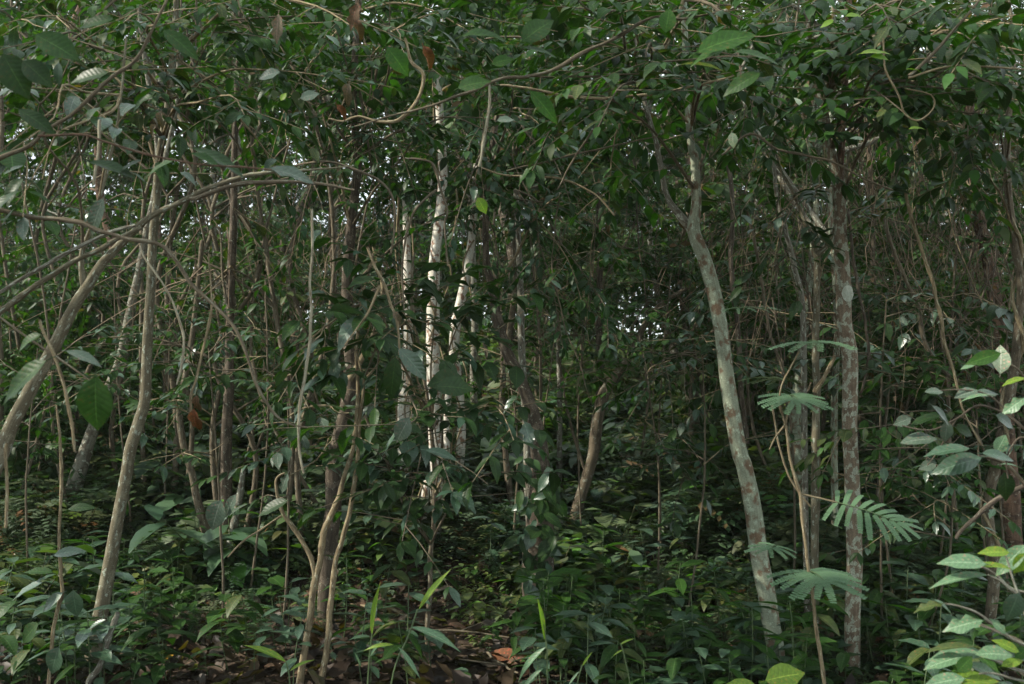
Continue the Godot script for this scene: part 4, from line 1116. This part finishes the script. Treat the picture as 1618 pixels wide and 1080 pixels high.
	var kinds := [["thin tan vine hanging slack", "thin tan vines between the trunks", "tan"], ["thin dark vine hanging slack", "thin dark vines between the trunks", "dark"], ["thin grey brown vine hanging slack", "thin grey brown vines between the trunks", "vine"]]
	for z in zones:
		for k in z[4]:
			var x := rr(z[0], z[1]); var y := rr(z[2] - 170, z[3] - 300)
			var d := rr(4.4, 8.0)
			var slope := rr(-0.3, 0.3) + (0.2 if z[0] == 1360 else 0.0)
			var l := rr(160, 420)
			var w := rr(1.0, 1.9) if rng.randf() < 0.85 else rr(2.4, 3.6)
			var pts := []
			var bend := rr(-26, 26); var ph := rr(0, TAU); var sway := 0.0
			for q in 13:
				sway += rr(-4, 4)
				pts.append([x + slope * l * q / 12.0 + bend * sin(q * 0.35 + ph) + sway, y + l * q / 12.0 + rr(-4, 4), w * rr(0.75, 1.2) * (1.0 - 0.045 * q), d + rr(-0.04, 0.04)])
			var kd: Array = kinds[[2, 1, 0, 1][k % 4]]
			vine("hanging_vine", by(kd[0], "near", P(pts[6][0], 540, d)), pts, d, M[kd[2]], kd[1], 4)
	# the tangle behind them that nobody could count
	var xfs := []; var tints := []
	for k in 420:
		var d := rr(5.5, 12.0)
		var px := rr(1100, 1618) if k % 2 else rr(0, 1618)
		var p := P(px, rr(80, 520), d)
		var b := Basis.from_euler(Vector3(rr(-0.7, 0.7), rr(0, TAU), rr(-0.7, 0.7))).scaled(Vector3.ONE * rr(0.5, 1.3))
		xfs.append(Transform3D(b, p)); var g := rr(0.5, 1.3); tints.append(Color(g, g, g))
	for k in 5:
		var sx := []; var st := []
		for q in range(k, xfs.size(), 5): sx.append(xfs[q]); st.append(tints[q])
		var o := multi(self, numbered("vine_tangle"), BARE[k], sx, st)
		o.set_meta("label", "tangle of fine dry vines filling the wood behind"); o.set_meta("category", "vine tangle"); o.set_meta("group", "vine tangle")

# fan of feathers: a compound leaf
func feather_leaf(t: Thing, c: Vector3, dirs: Array, size: float, up: Vector3, mat: String) -> void:
	for a in dirs:
		var o := part(t, "leaf", PINNA, Transform3D(leaf_basis(a[0], up + Vector3(rr(-0.12, 0.12), 0, rr(-0.12, 0.12)), size * a[1]), c + a[2] - t.base))
		o.material_override = leaf_mats[mat]

func compound(t: Thing, c: Vector3, dir: Vector3, up: Vector3, pairs: int, rachis: float, size: float, mat: String) -> void:
	dir = dir.normalized()
	var lat := dir.cross(up).normalized()
	limb(t, "leaf_stalk", [[c, 0.002], [c + dir * rachis * 0.5 + up * 0.006, 0.0018], [c + dir * rachis, 0.001]], M.green, 4, 0.0, 3)
	for k in pairs:
		var u := k / float(pairs - 1)
		for s in [-1.0, 1.0]:
			var a := deg_to_rad(lerpf(105, 22, u) + rr(-5, 5))
			var d: Vector3 = dir * cos(a) + lat * s * sin(a) + up.normalized() * rr(0.02, 0.16)
			feather_leaf(t, c + dir * rachis * u, [[d, rr(0.88, 1.08) * (0.72 + 0.28 * sin(PI * (0.2 + 0.6 * u))), Vector3.ZERO]], size, up, mat)

func fan(n: int, from: float, to: float, tilt: float, z := 1.0) -> Array:
	var out := []
	for k in n:
		var a := deg_to_rad(lerpf(from, to, k / float(n - 1)))
		out.append([Vector3(cos(a), tilt + rr(-0.05, 0.05), sin(a) * z), rr(0.85, 1.1), Vector3(cos(a) * 0.01, rr(-0.004, 0.008), sin(a) * 0.01)])
	return out

func shrubs_and_plants() -> void:
	# pinnate sapling in front of the blotched trees
	var d := 3.4
	var c := trunk_points([[1306, 1180, 6], [1302, 1077, 6], [1290, 1003, 6], [1282, 937, 5], [1275, 897, 5], [1268, 837, 5], [1262, 780, 5], [1253, 747, 5], [1247, 720, 4], [1240, 670, 4], [1232, 620, 3], [1262, 555, 2]], d)
	var t := tree("feathery_sapling", "thin pale stem carrying fans of feathery mint green compound leaves", c, M.tan, "", "sapling", 6, 0.03)
	compound(t, P(1279, 902, d), Vector3(0.25, -0.12, 1), Vector3(0, 1, 0.3), 7, 0.09, 0.15, "mint")
	compound(t, P(1275, 540, d), Vector3(0.15, 0.0, 1), Vector3(0, 1, 0.12), 6, 0.09, 0.14, "mint")
	compound(t, P(1248, 624, d), Vector3(0.1, -0.2, 1), Vector3(0, 1, 0.4), 6, 0.07, 0.115, "mint")
	compound(t, P(1150, 488, d), Vector3(1, 0.02, 0.2), Vector3(0, 1, 0.1), 5, 0.13, 0.06, "mint")
	compound(t, P(1240, 600, d + 0.1), Vector3(-0.4, 0.05, -0.8), Vector3(0, 1, 0.0), 5, 0.09, 0.12, "olive")
	compound(t, P(1225, 862, d + 0.1), Vector3(-0.5, 0.0, 0.8), Vector3(0, 1, 0.25), 4, 0.06, 0.09, "mint")
	compound(t, P(1322, 793, d), Vector3(0.9, -0.28, 0.45), Vector3(-0.15, 1, 0.55), 9, 0.20, 0.10, "mint")
	limb(t, "leaf_stalk", trunk_points([[1262, 780, 3], [1290, 785, 3], [1322, 793, 2.5]], d), M.tan, 5)
	limb(t, "leaf_stalk", trunk_points([[1240, 670, 3], [1246, 645, 3], [1248, 624, 2.5]], d), M.tan, 5)
	limb(t, "leaf_stalk", trunk_points([[1240, 670, 3], [1225, 690, 3], [1215, 710, 2]], d), M.tan, 4)
	# dark coffee-like shrub in the middle
	d = 4.6
	c = trunk_points([[675, 1015, 8], [680, 900, 7], [687, 780, 7], [682, 680, 6], [668, 580, 5], [650, 470, 5], [655, 400, 3]], d)
	t = tree("dark_shrub", "dark shrub with large drooping ribbed leaves before the white barked trees", c, M.vine, "", "shrub", 8, 0.05)
	var deep := ["dark", "dark", "dark", "mid", "teal"]
	sprays(t, [P(687, 780, d), P(682, 680, d), P(668, 580, d), P(650, 470, d), P(680, 860, d)], [[780, 640, 3.9], [590, 630, 3.8], [800, 740, 4.0], [600, 770, 3.8], [735, 560, 3.9], [560, 470, 4.0], [700, 430, 4.2], [640, 850, 3.8], [810, 690, 3.7], [600, 550, 3.7], [700, 780, 3.6], [560, 700, 3.9], [760, 480, 4.0], [640, 680, 3.5], [610, 420, 4.1]], 0.006, deep, {"leaf": 0.11, "dens": 0.8, "droop": 0.5, "gap": 0.16})
	show_leaf(t, 620, 600, 3.4, 75, 262, 0.9, 0, "dark"); show_leaf(t, 655, 575, 3.4, 72, 315, 0.7, 0, "teal"); show_leaf(t, 635, 680, 3.4, 48, 240, 0.8, 5, "dusty"); show_leaf(t, 700, 600, 3.4, 60, 190, 0.8, 5, "dark"); show_leaf(t, 700, 715, 3.4, 56, 350, 0.4, 0, "teal"); show_leaf(t, 720, 610, 3.3, 62, 0, 0.7, 5, "dark")
	finish(t)
	# glossy broad leaved shrub reaching in from the right
	d = 2.7
	c = trunk_points([[1680, 1450, 14], [1690, 1200, 13], [1680, 950, 11], [1650, 820, 8], [1600, 740, 5], [1560, 722, 4], [1545, 720, 3]], d)
	t = tree("broad_leaved_shrub", "broad leaved shrub with shiny deep green leaves, one turned pale side up", c, M.vine, "", "shrub", 8, 0.05)
	limb(t, "branch", trunk_points([[1650, 820, 7], [1640, 700, 5], [1620, 600, 4], [1580, 570, 3], [1540, 575, 2]], d), M.vine, 5)
	limb(t, "branch", trunk_points([[1680, 950, 6], [1640, 940, 5], [1600, 930, 4], [1570, 905, 3], [1550, 895, 3]], d - 0.3), M.grey, 5)
	limb(t, "branch", trunk_points([[1685, 1080, 6], [1620, 1020, 5], [1580, 1000, 4], [1545, 985, 3]], d - 0.3), M.vine, 5)
	limb(t, "branch", trunk_points([[1690, 1150, 6], [1620, 1068, 5], [1570, 1040, 4], [1530, 1022, 3]], d - 0.3), M.vine, 5)
	limb(t, "branch", trunk_points([[1640, 700, 5], [1600, 662, 4], [1550, 640, 3.5], [1510, 662, 3], [1470, 680, 2.5], [1425, 672, 2]], d - 0.07), M.dark, 5)
	limb(t, "branch", trunk_points([[1600, 662, 3.5], [1565, 626, 3], [1520, 616, 2.5], [1480, 617, 2]], d - 0.07), M.dark, 5)
	limb(t, "branch", trunk_points([[1510, 662, 2.5], [1495, 690, 2.2], [1480, 715, 2], [1465, 735, 1.6]], d - 0.07), M.dark, 5)
	limb(t, "branch", trunk_points([[1640, 700, 4], [1610, 690, 3.5], [1590, 720, 3], [1592, 755, 2]], d - 0.07), M.dark, 5)
	var lv := [[1510, 733, 84, 195, 0.75, 0, "teal"], [1495, 708, 76, 180, 0.3, 0, "teal"], [1580, 718, 58, 355, 0.5, 0, "teal"], [1582, 700, 36, 60, 0.8, 5, "mint"], [1600, 733, 40, 0, 0.2, 6, "mint"], [1600, 640, 50, 210, 0.6, 4, "mint"], [1553, 565, 58, 195, 0.85, 0, "fresh"], [1582, 566, 48, 85, 0.95, 5, "white"], [1528, 578, 24, 190, 0.5, 0, "mint"], [1540, 624, 50, 180, 0.2, 6, "mint"], [1600, 600, 40, 190, 0.3, 0, "lime"], [1590, 770, 50, 280, 0.7, 5, "dark"], [1560, 620, 40, 10, 0.4, 5, "dusty"], [1525, 620, 40, 190, 0.4, 5, "dusty"], [1475, 617, 30, 170, 0.4, 5, "dusty"], [1490, 655, 46, 320, 0.45, 0, "dusty"], [1460, 660, 56, 190, 0.3, 0, "dark"], [1495, 683, 36, 270, 0.9, 5, "dusty"], [1525, 680, 34, 340, 0.7, 5, "dark"], [1450, 692, 60, 178, 0.3, 5, "dusty"], [1465, 735, 30, 200, 0.8, 5, "dusty"], [1425, 665, 30, 200, 0.9, 5, "dusty"], [1590, 665, 40, 330, 0.6, 5, "dusty"]]
	for l in lv: show_leaf(t, l[0], l[1], d - rr(0.0, 0.15), l[2], l[3], l[4], l[5], l[6])
	finish(t)
	# mint leaved plant in the near right corner
	d = 2.3
	c = trunk_points([[1700, 1500, 10], [1680, 1200, 9], [1650, 1090, 7], [1618, 960, 5], [1590, 925, 4], [1560, 908, 3]], d)
	t = tree("mint_leaved_plant", "low plant with long mint green leaves, one half eaten, beside lime young leaves", c, M.grey, "", "plant", 6, 0.03)
	limb(t, "stem", trunk_points([[1680, 1200, 7], [1650, 1050, 5], [1600, 1010, 4], [1570, 995, 3], [1550, 988, 2]], d), M.grey, 5)
	limb(t, "stem", trunk_points([[1680, 1200, 7], [1640, 1080, 5], [1590, 1052, 4], [1545, 1035, 3]], d), M.grey, 5)
	limb(t, "stem", trunk_points([[1600, 1010, 4], [1550, 972, 3.5], [1510, 956, 3], [1470, 953, 2]], d - 0.05), M.grey, 5)
	limb(t, "stem", trunk_points([[1618, 960, 4], [1600, 915, 3.5], [1592, 885, 3], [1585, 872, 2]], d - 0.05), M.grey, 5)
	limb(t, "stem", trunk_points([[1640, 1080, 4], [1600, 1072, 3.5], [1560, 1062, 3], [1520, 1070, 2]], d - 0.05), M.grey, 5)
	lv = [[1520, 885, 78, 172, 0.5, 0, "mint"], [1513, 909, 98, 181, 0.2, 6, "mint"], [1570, 870, 50, 175, 0.55, 0, "lime"], [1565, 890, 70, 165, 0.25, 6, "lime"], [1595, 885, 70, 225, 0.6, 0, "mint"], [1612, 890, 40, 240, 0.8, 5, "lime"], [1600, 960, 52, 250, 0.7, 5, "teal"], [1520, 985, 66, 190, 0.6, 4, "mint"], [1578, 988, 34, 130, 0.8, 4, "mint"], [1590, 1018, 46, 150, 0.6, 0, "lime"], [1500, 1018, 80, 175, 0.2, 6, "olive"], [1510, 1030, 92, 178, 0.3, 0, "mint"], [1570, 1030, 60, 170, 0.3, 5, "mint"], [1490, 1042, 70, 190, 0.35, 0, "mint"], [1525, 1048, 36, 45, 0.8, 5, "fresh"], [1560, 1058, 66, 345, 0.4, 0, "mint"], [1540, 1070, 90, 10, 0.35, 0, "lime"], [1490, 1074, 70, 185, 0.45, 0, "mint"], [1600, 1045, 40, 20, 0.5, 0, "lime"], [1465, 955, 50, 185, 0.25, 4, "olive"], [1495, 958, 44, 330, 0.25, 4, "mint"], [1615, 1030, 30, 40, 0.6, 5, "fresh"]]
	for l in lv: show_leaf(t, l[0], l[1], d - rr(0.0, 0.12), l[2], l[3], l[4], l[5], l[6])
	finish(t)
	# lime leaf at the bottom edge
	t = thing("lime_leaved_seedling", "seedling with one lobed bright lime leaf by the blotched trunks", "seedling", Vector3(P(1240, 1120, 2.9).x, gh(P(1240, 1120, 2.9).x, -2.9), -2.9))
	limb(t, "stem", [[t.base - Vector3(0, 0.03, 0), 0.004], [P(1240, 1160, 2.9), 0.003], [P(1215, 1078, 2.9), 0.002]], M.tan, 5)
	show_leaf(t, 1242, 1066, 2.88, 68, 15, 0.6, 5, "lime"); show_leaf(t, 1170, 1078, 2.85, 50, 170, 0.4, 0, "lime"); finish(t)
	# tall grass shoots
	grass("bright grass shoot with one broad upright blade beside the twin stems", 2.9, [[580, 1150], [582, 1060], [588, 1000]], [[588, 1004, 92, 83, "lime"], [582, 1040, 40, 55, "mint"], [570, 1052, 26, 110, "mint"]])
	grass("grass shoot with a long slanting blade tip and arching lower blades", 2.8, [[610, 1160], [622, 1060], [645, 1005], [660, 962]], [[662, 962, 86, 55, "lime"], [664, 958, 26, 60, "lime"], [650, 990, 90, 350, "mint"], [622, 1018, 50, 175, "lime"], [630, 1022, 60, 310, "mint"]])
	grass("slim grass stalk with a drooping pale blade by the creeper clad tree", 2.9, [[866, 1160], [864, 1060], [862, 1010], [858, 985]], [[860, 1010, 70, 97, "lime"], [862, 1022, 78, 218, "mint"], [858, 1055, 60, 215, "mint"]])
	grass("small pale grass shoot near the dark bank", 3.1, [[460, 1160], [458, 1080], [452, 1045]], [[452, 1045, 74, 142, "lime"], [458, 1060, 44, 40, "lime"]])
	grass("thin grass shoot with yellow tip among the low leaves", 3.0, [[915, 1160], [912, 1085], [920, 1050]], [[920, 1052, 30, 60, "lime"], [915, 1060, 30, 230, "mint"]])
	grass("thin grass shoot at the foot of the leaning mottled tree", 3.2, [[1000, 1160], [995, 1080], [985, 1030], [980, 1015]], [[980, 1018, 26, 40, "lime"], [985, 1026, 22, 200, "lime"]])
	# thin upright stems at the left
	d = 4.0
	c = trunk_points([[75, 1100, 6], [83, 1020, 6], [92, 960, 6], [97, 933, 6], [95, 837, 5], [97, 720, 5], [90, 640, 3]], d)
	t = tree("thin_sapling", "thin upright sapling with teal leaves left of the slender bending tree", c, M.tan, "", "sapling", 6, 0.03)
	lv = [[110, 870, 52, 15, 0.5, 0, "teal"], [118, 955, 46, 275, 0.8, 5, "teal"], [80, 950, 50, 215, 0.6, 0, "teal"], [150, 985, 40, 200, 0.4, 6, "teal"], [40, 930, 60, 200, 0.3, 0, "teal"], [60, 900, 50, 170, 0.3, 0, "mid"], [130, 800, 44, 10, 0.5, 0, "dark"], [85, 1045, 50, 250, 0.7, 5, "teal"], [45, 1000, 46, 225, 0.6, 5, "mid"]]
	for l in lv: show_leaf(t, l[0], l[1], d - 0.05, l[2], l[3], l[4], l[5], l[6])
	finish(t)
	c = trunk_points([[140, 1085, 9, 4.1], [157, 1053, 9, 4.1], [170, 1010, 9, 4.15], [187, 967, 8, 4.2]], 4.1)
	t = tree("leaning_stick", "short dead stick leaning against the foot of the slender bending tree", c, M.grey, "", "stick", 6, 0.06)
	t = vine("fallen_stick", "bare stick lying along the litter behind the grass shoots", [[530, 953, 6, 5.6], [580, 957, 6, 5.4], [620, 963, 6, 5.3], [650, 975, 4, 5.2]], 5.4, M.tan)

func grass(label: String, d: float, stem: Array, blades: Array) -> void:
	var pts := []
	for s in stem: pts.append([P(s[0], s[1], d), 0.0022])
	var g: Vector3 = pts[0][0]
	g = Vector3(g.x, gh(g.x, g.z), g.z)
	if pts[0][0].y > g.y: pts.push_front([g, 0.0025])
	var t := thing("grass_shoot", label, "grass", g, "grass shoots")
	limb(t, "stem", pts, M.green, 4, 0.0, 4)
	for b in blades:
		var a := deg_to_rad(b[3])
		var dir := Vector3(cos(a), sin(a), rr(0.0, 0.3)).normalized()
		var mb := Mb.new()
		add_leaf(mb, Transform3D(), 0.15, 9, 1, 0.35 if absf(sin(a)) < 0.7 else 0.06, 0.25, 0.0, Color.WHITE, 2.0)
		var o := part(t, "blade", mb.mesh(leaf_mats[b[4]]), Transform3D(leaf_basis(dir, Vector3(-sin(a) * signf(cos(a)), absf(cos(a)) + 0.2, 0.9), b[2] / F * d), P(b[0], b[1], d) - t.base))

# ---------- undergrowth ----------
func seedling(kind: int) -> Node3D:
	var r := Node3D.new()
	var h := [0.22, 0.30, 0.16, 0.34, 0.26, 0.20][kind] as float
	var mb := Mb.new()
	var lean := Vector3(rr(-0.05, 0.05), h, rr(-0.05, 0.05))
	tube(mb, smooth([[Vector3(0, -0.05, 0), 0.0026], [lean * 0.5 + Vector3(0.01, 0, 0), 0.0022], [lean, 0.0016]], 3), Vector3.ZERO, 5)
	var s := MeshInstance3D.new()
	s.name = "stem"
	s.mesh = mb.mesh(M.green)
	r.add_child(s)
	var n := [6, 7, 5, 9, 7, 6][kind] as int
	for k in n:
		var a := k * 2.4 + rr(-0.3, 0.3)
		var u := 0.45 + 0.55 * k / float(n - 1)
		var o := MeshInstance3D.new()
		o.name = "leaf"
		o.mesh = LEAF[[[0, 1], [0, 2], [5, 5], [6, 2], [1, 3], [5, 4]][kind][k % 2]]
		o.material_override = leaf_mats[[["dark", "mid"], ["teal", "teal"], ["teal", "mid"], ["mid", "fresh"], ["olive", "mid"], ["fresh", "mid"]][kind][k % 2]]
		o.transform = Transform3D(leaf_basis(Vector3(cos(a), rr(-0.25, 0.35), sin(a)), Vector3(rr(-0.2, 0.2), 1, rr(-0.2, 0.2)), rr(0.09, 0.15)), lean * u)
		r.add_child(o, true)
	return r

func undergrowth() -> void:
	var kinds := [["dark_seedling", "low dark green seedling", "dark seedlings"], ["teal_seedling", "low seedling with long bluish green leaves", "bluish seedlings"], ["broad_leaved_seedling", "low seedling with few broad bluish leaves", "broad leaved seedlings"], ["narrow_leaved_seedling", "low seedling with many narrow bright leaves", "narrow leaved seedlings"], ["olive_seedling", "low seedling with drooping olive leaves", "olive seedlings"], ["fresh_seedling", "low seedling with fresh green rounded leaves", "fresh green seedlings"]]
	var protos := []
	for k in 6: protos.append(seedling(k))
	for k in 470:
		var px := rr(-10, 1630)
		var py := 860 + 220 * pow(rng.randf(), 0.8) if k < 190 else rr(990, 1085)
		if k > 330:
			px = rr(840, 1300) if k < 410 else rr(-10, 300); py = rr(1000, 1130) if k < 410 else rr(880, 1090)
		elif k > 260:
			px = rr(1380, 1630); py = rr(880, 1160)
		if px > 300 and px < 830 and py > 910 and rng.randf() < 0.62: continue     # the open litter on the bank
		var kd := rng.randi() % 6
		if px > 840 and px < 1300 and py > 960: kd = pick([0, 1, 1, 2, 3, 3, 4, 5])
		var p := on_ground(px, py + 25)
		var o: Node3D = protos[kd].duplicate()
		o.name = numbered(kinds[kd][0])
		o.set_meta("label", by(kinds[kd][1], "near", p)); o.set_meta("category", "seedling"); o.set_meta("group", kinds[kd][2])
		o.transform = Transform3D(Basis(Vector3.UP, rr(0, TAU)).scaled(Vector3.ONE * rr(0.5, 1.3)), Vector3(p.x, gh(p.x, p.z), p.z))
		add_child(o)
	for p in protos: p.free()
	for s in [[120, 1010, 90, 20], [390, 1000, 70, -30], [700, 1010, 110, 12], [790, 1060, 80, 70], [1060, 1040, 90, -15], [1420, 1000, 100, 30], [560, 1040, 60, 130], [330, 960, 80, 160]]:
		var p := on_ground(s[0], s[1])
		var l: float = s[2] / F * -p.z * 2.0
		var a := deg_to_rad(s[3])
		var pts := []
		for q in 6:
			var w := p + Vector3(cos(a), 0, sin(a) * 0.7) * l * (q / 5.0 - 0.5) + Vector3(rr(-0.02, 0.02), 0, rr(-0.02, 0.02))
			pts.append([Vector3(w.x, gh(w.x, w.z) + 0.03 + rr(0.0, 0.02), w.z), 0.008 * (1.0 - 0.1 * q)])
		var t := thing("fallen_stick", by("bare fallen stick lying on the leaf litter", "near", p), "stick", pts[0][0], "fallen sticks")
		limb(t, "stem", pts, pick([M.vine, M.grey, M.dark]), 6, 0.1, 4)
		limb(t, "twig", [pts[3], [pts[3][0] + Vector3(rr(-0.2, 0.2), rr(0.0, 0.08), rr(-0.15, 0.15)), 0.002]], M.vine, 4, 0.0, 3)
	# the mass of low herbs behind
	var xs := []; var ts := []
	for k in 6: xs.append([]); ts.append([])
	for k in 25000:
		var d := 4.0 + 16.0 * pow(rng.randf(), 1.35)
		var x := rr(-0.62, 0.62) * d
		var px := x / d * F + 809
		if d < 5.5 and px > 230 and px < 880 and rng.randf() < 0.93: continue
		if d < 4.5 and px < 850: continue
		if d < 5.2 and px < 300 and rng.randf() < 0.6: continue
		if nz.get_noise_2d(x * 50, d * 50) < -0.22 and rng.randf() < 0.8: continue
		var h := rr(0.09, 0.26) * smoothstep(3.2, 7.0, d) * 1.25 * (1.0 + 1.5 * nz.get_noise_2d(x * 90 + 300, d * 90)) * (1.6 if rng.randf() < 0.06 else 1.0) * (1.3 if rng.randf() < 0.1 else 1.0)
		var w := clampi(int(3.0 + 5.0 * nz.get_noise_2d(x * 70 - 200, d * 70) + rr(-2.0, 2.0)), 0, 5)
		xs[w].append(Transform3D(Basis.from_euler(Vector3(rr(-0.2, 0.2), rr(0, TAU), rr(-0.2, 0.2))).scaled(Vector3(1.25, 1.0, 1.25) * h), Vector3(x, gh(x, -d) - 0.01, -d)))
		var g := rr(0.7, 1.35)
		ts[w].append(Color(g * rr(0.8, 1.3), g, g * rr(0.75, 1.2)))
	for k in 6:
		var o := multi(self, numbered("ground_cover"), HERB[k], xs[k], ts[k])
		o.set_meta("label", "low leafy herbs carpeting the forest floor"); o.set_meta("category", "ground cover"); o.set_meta("group", "ground cover")
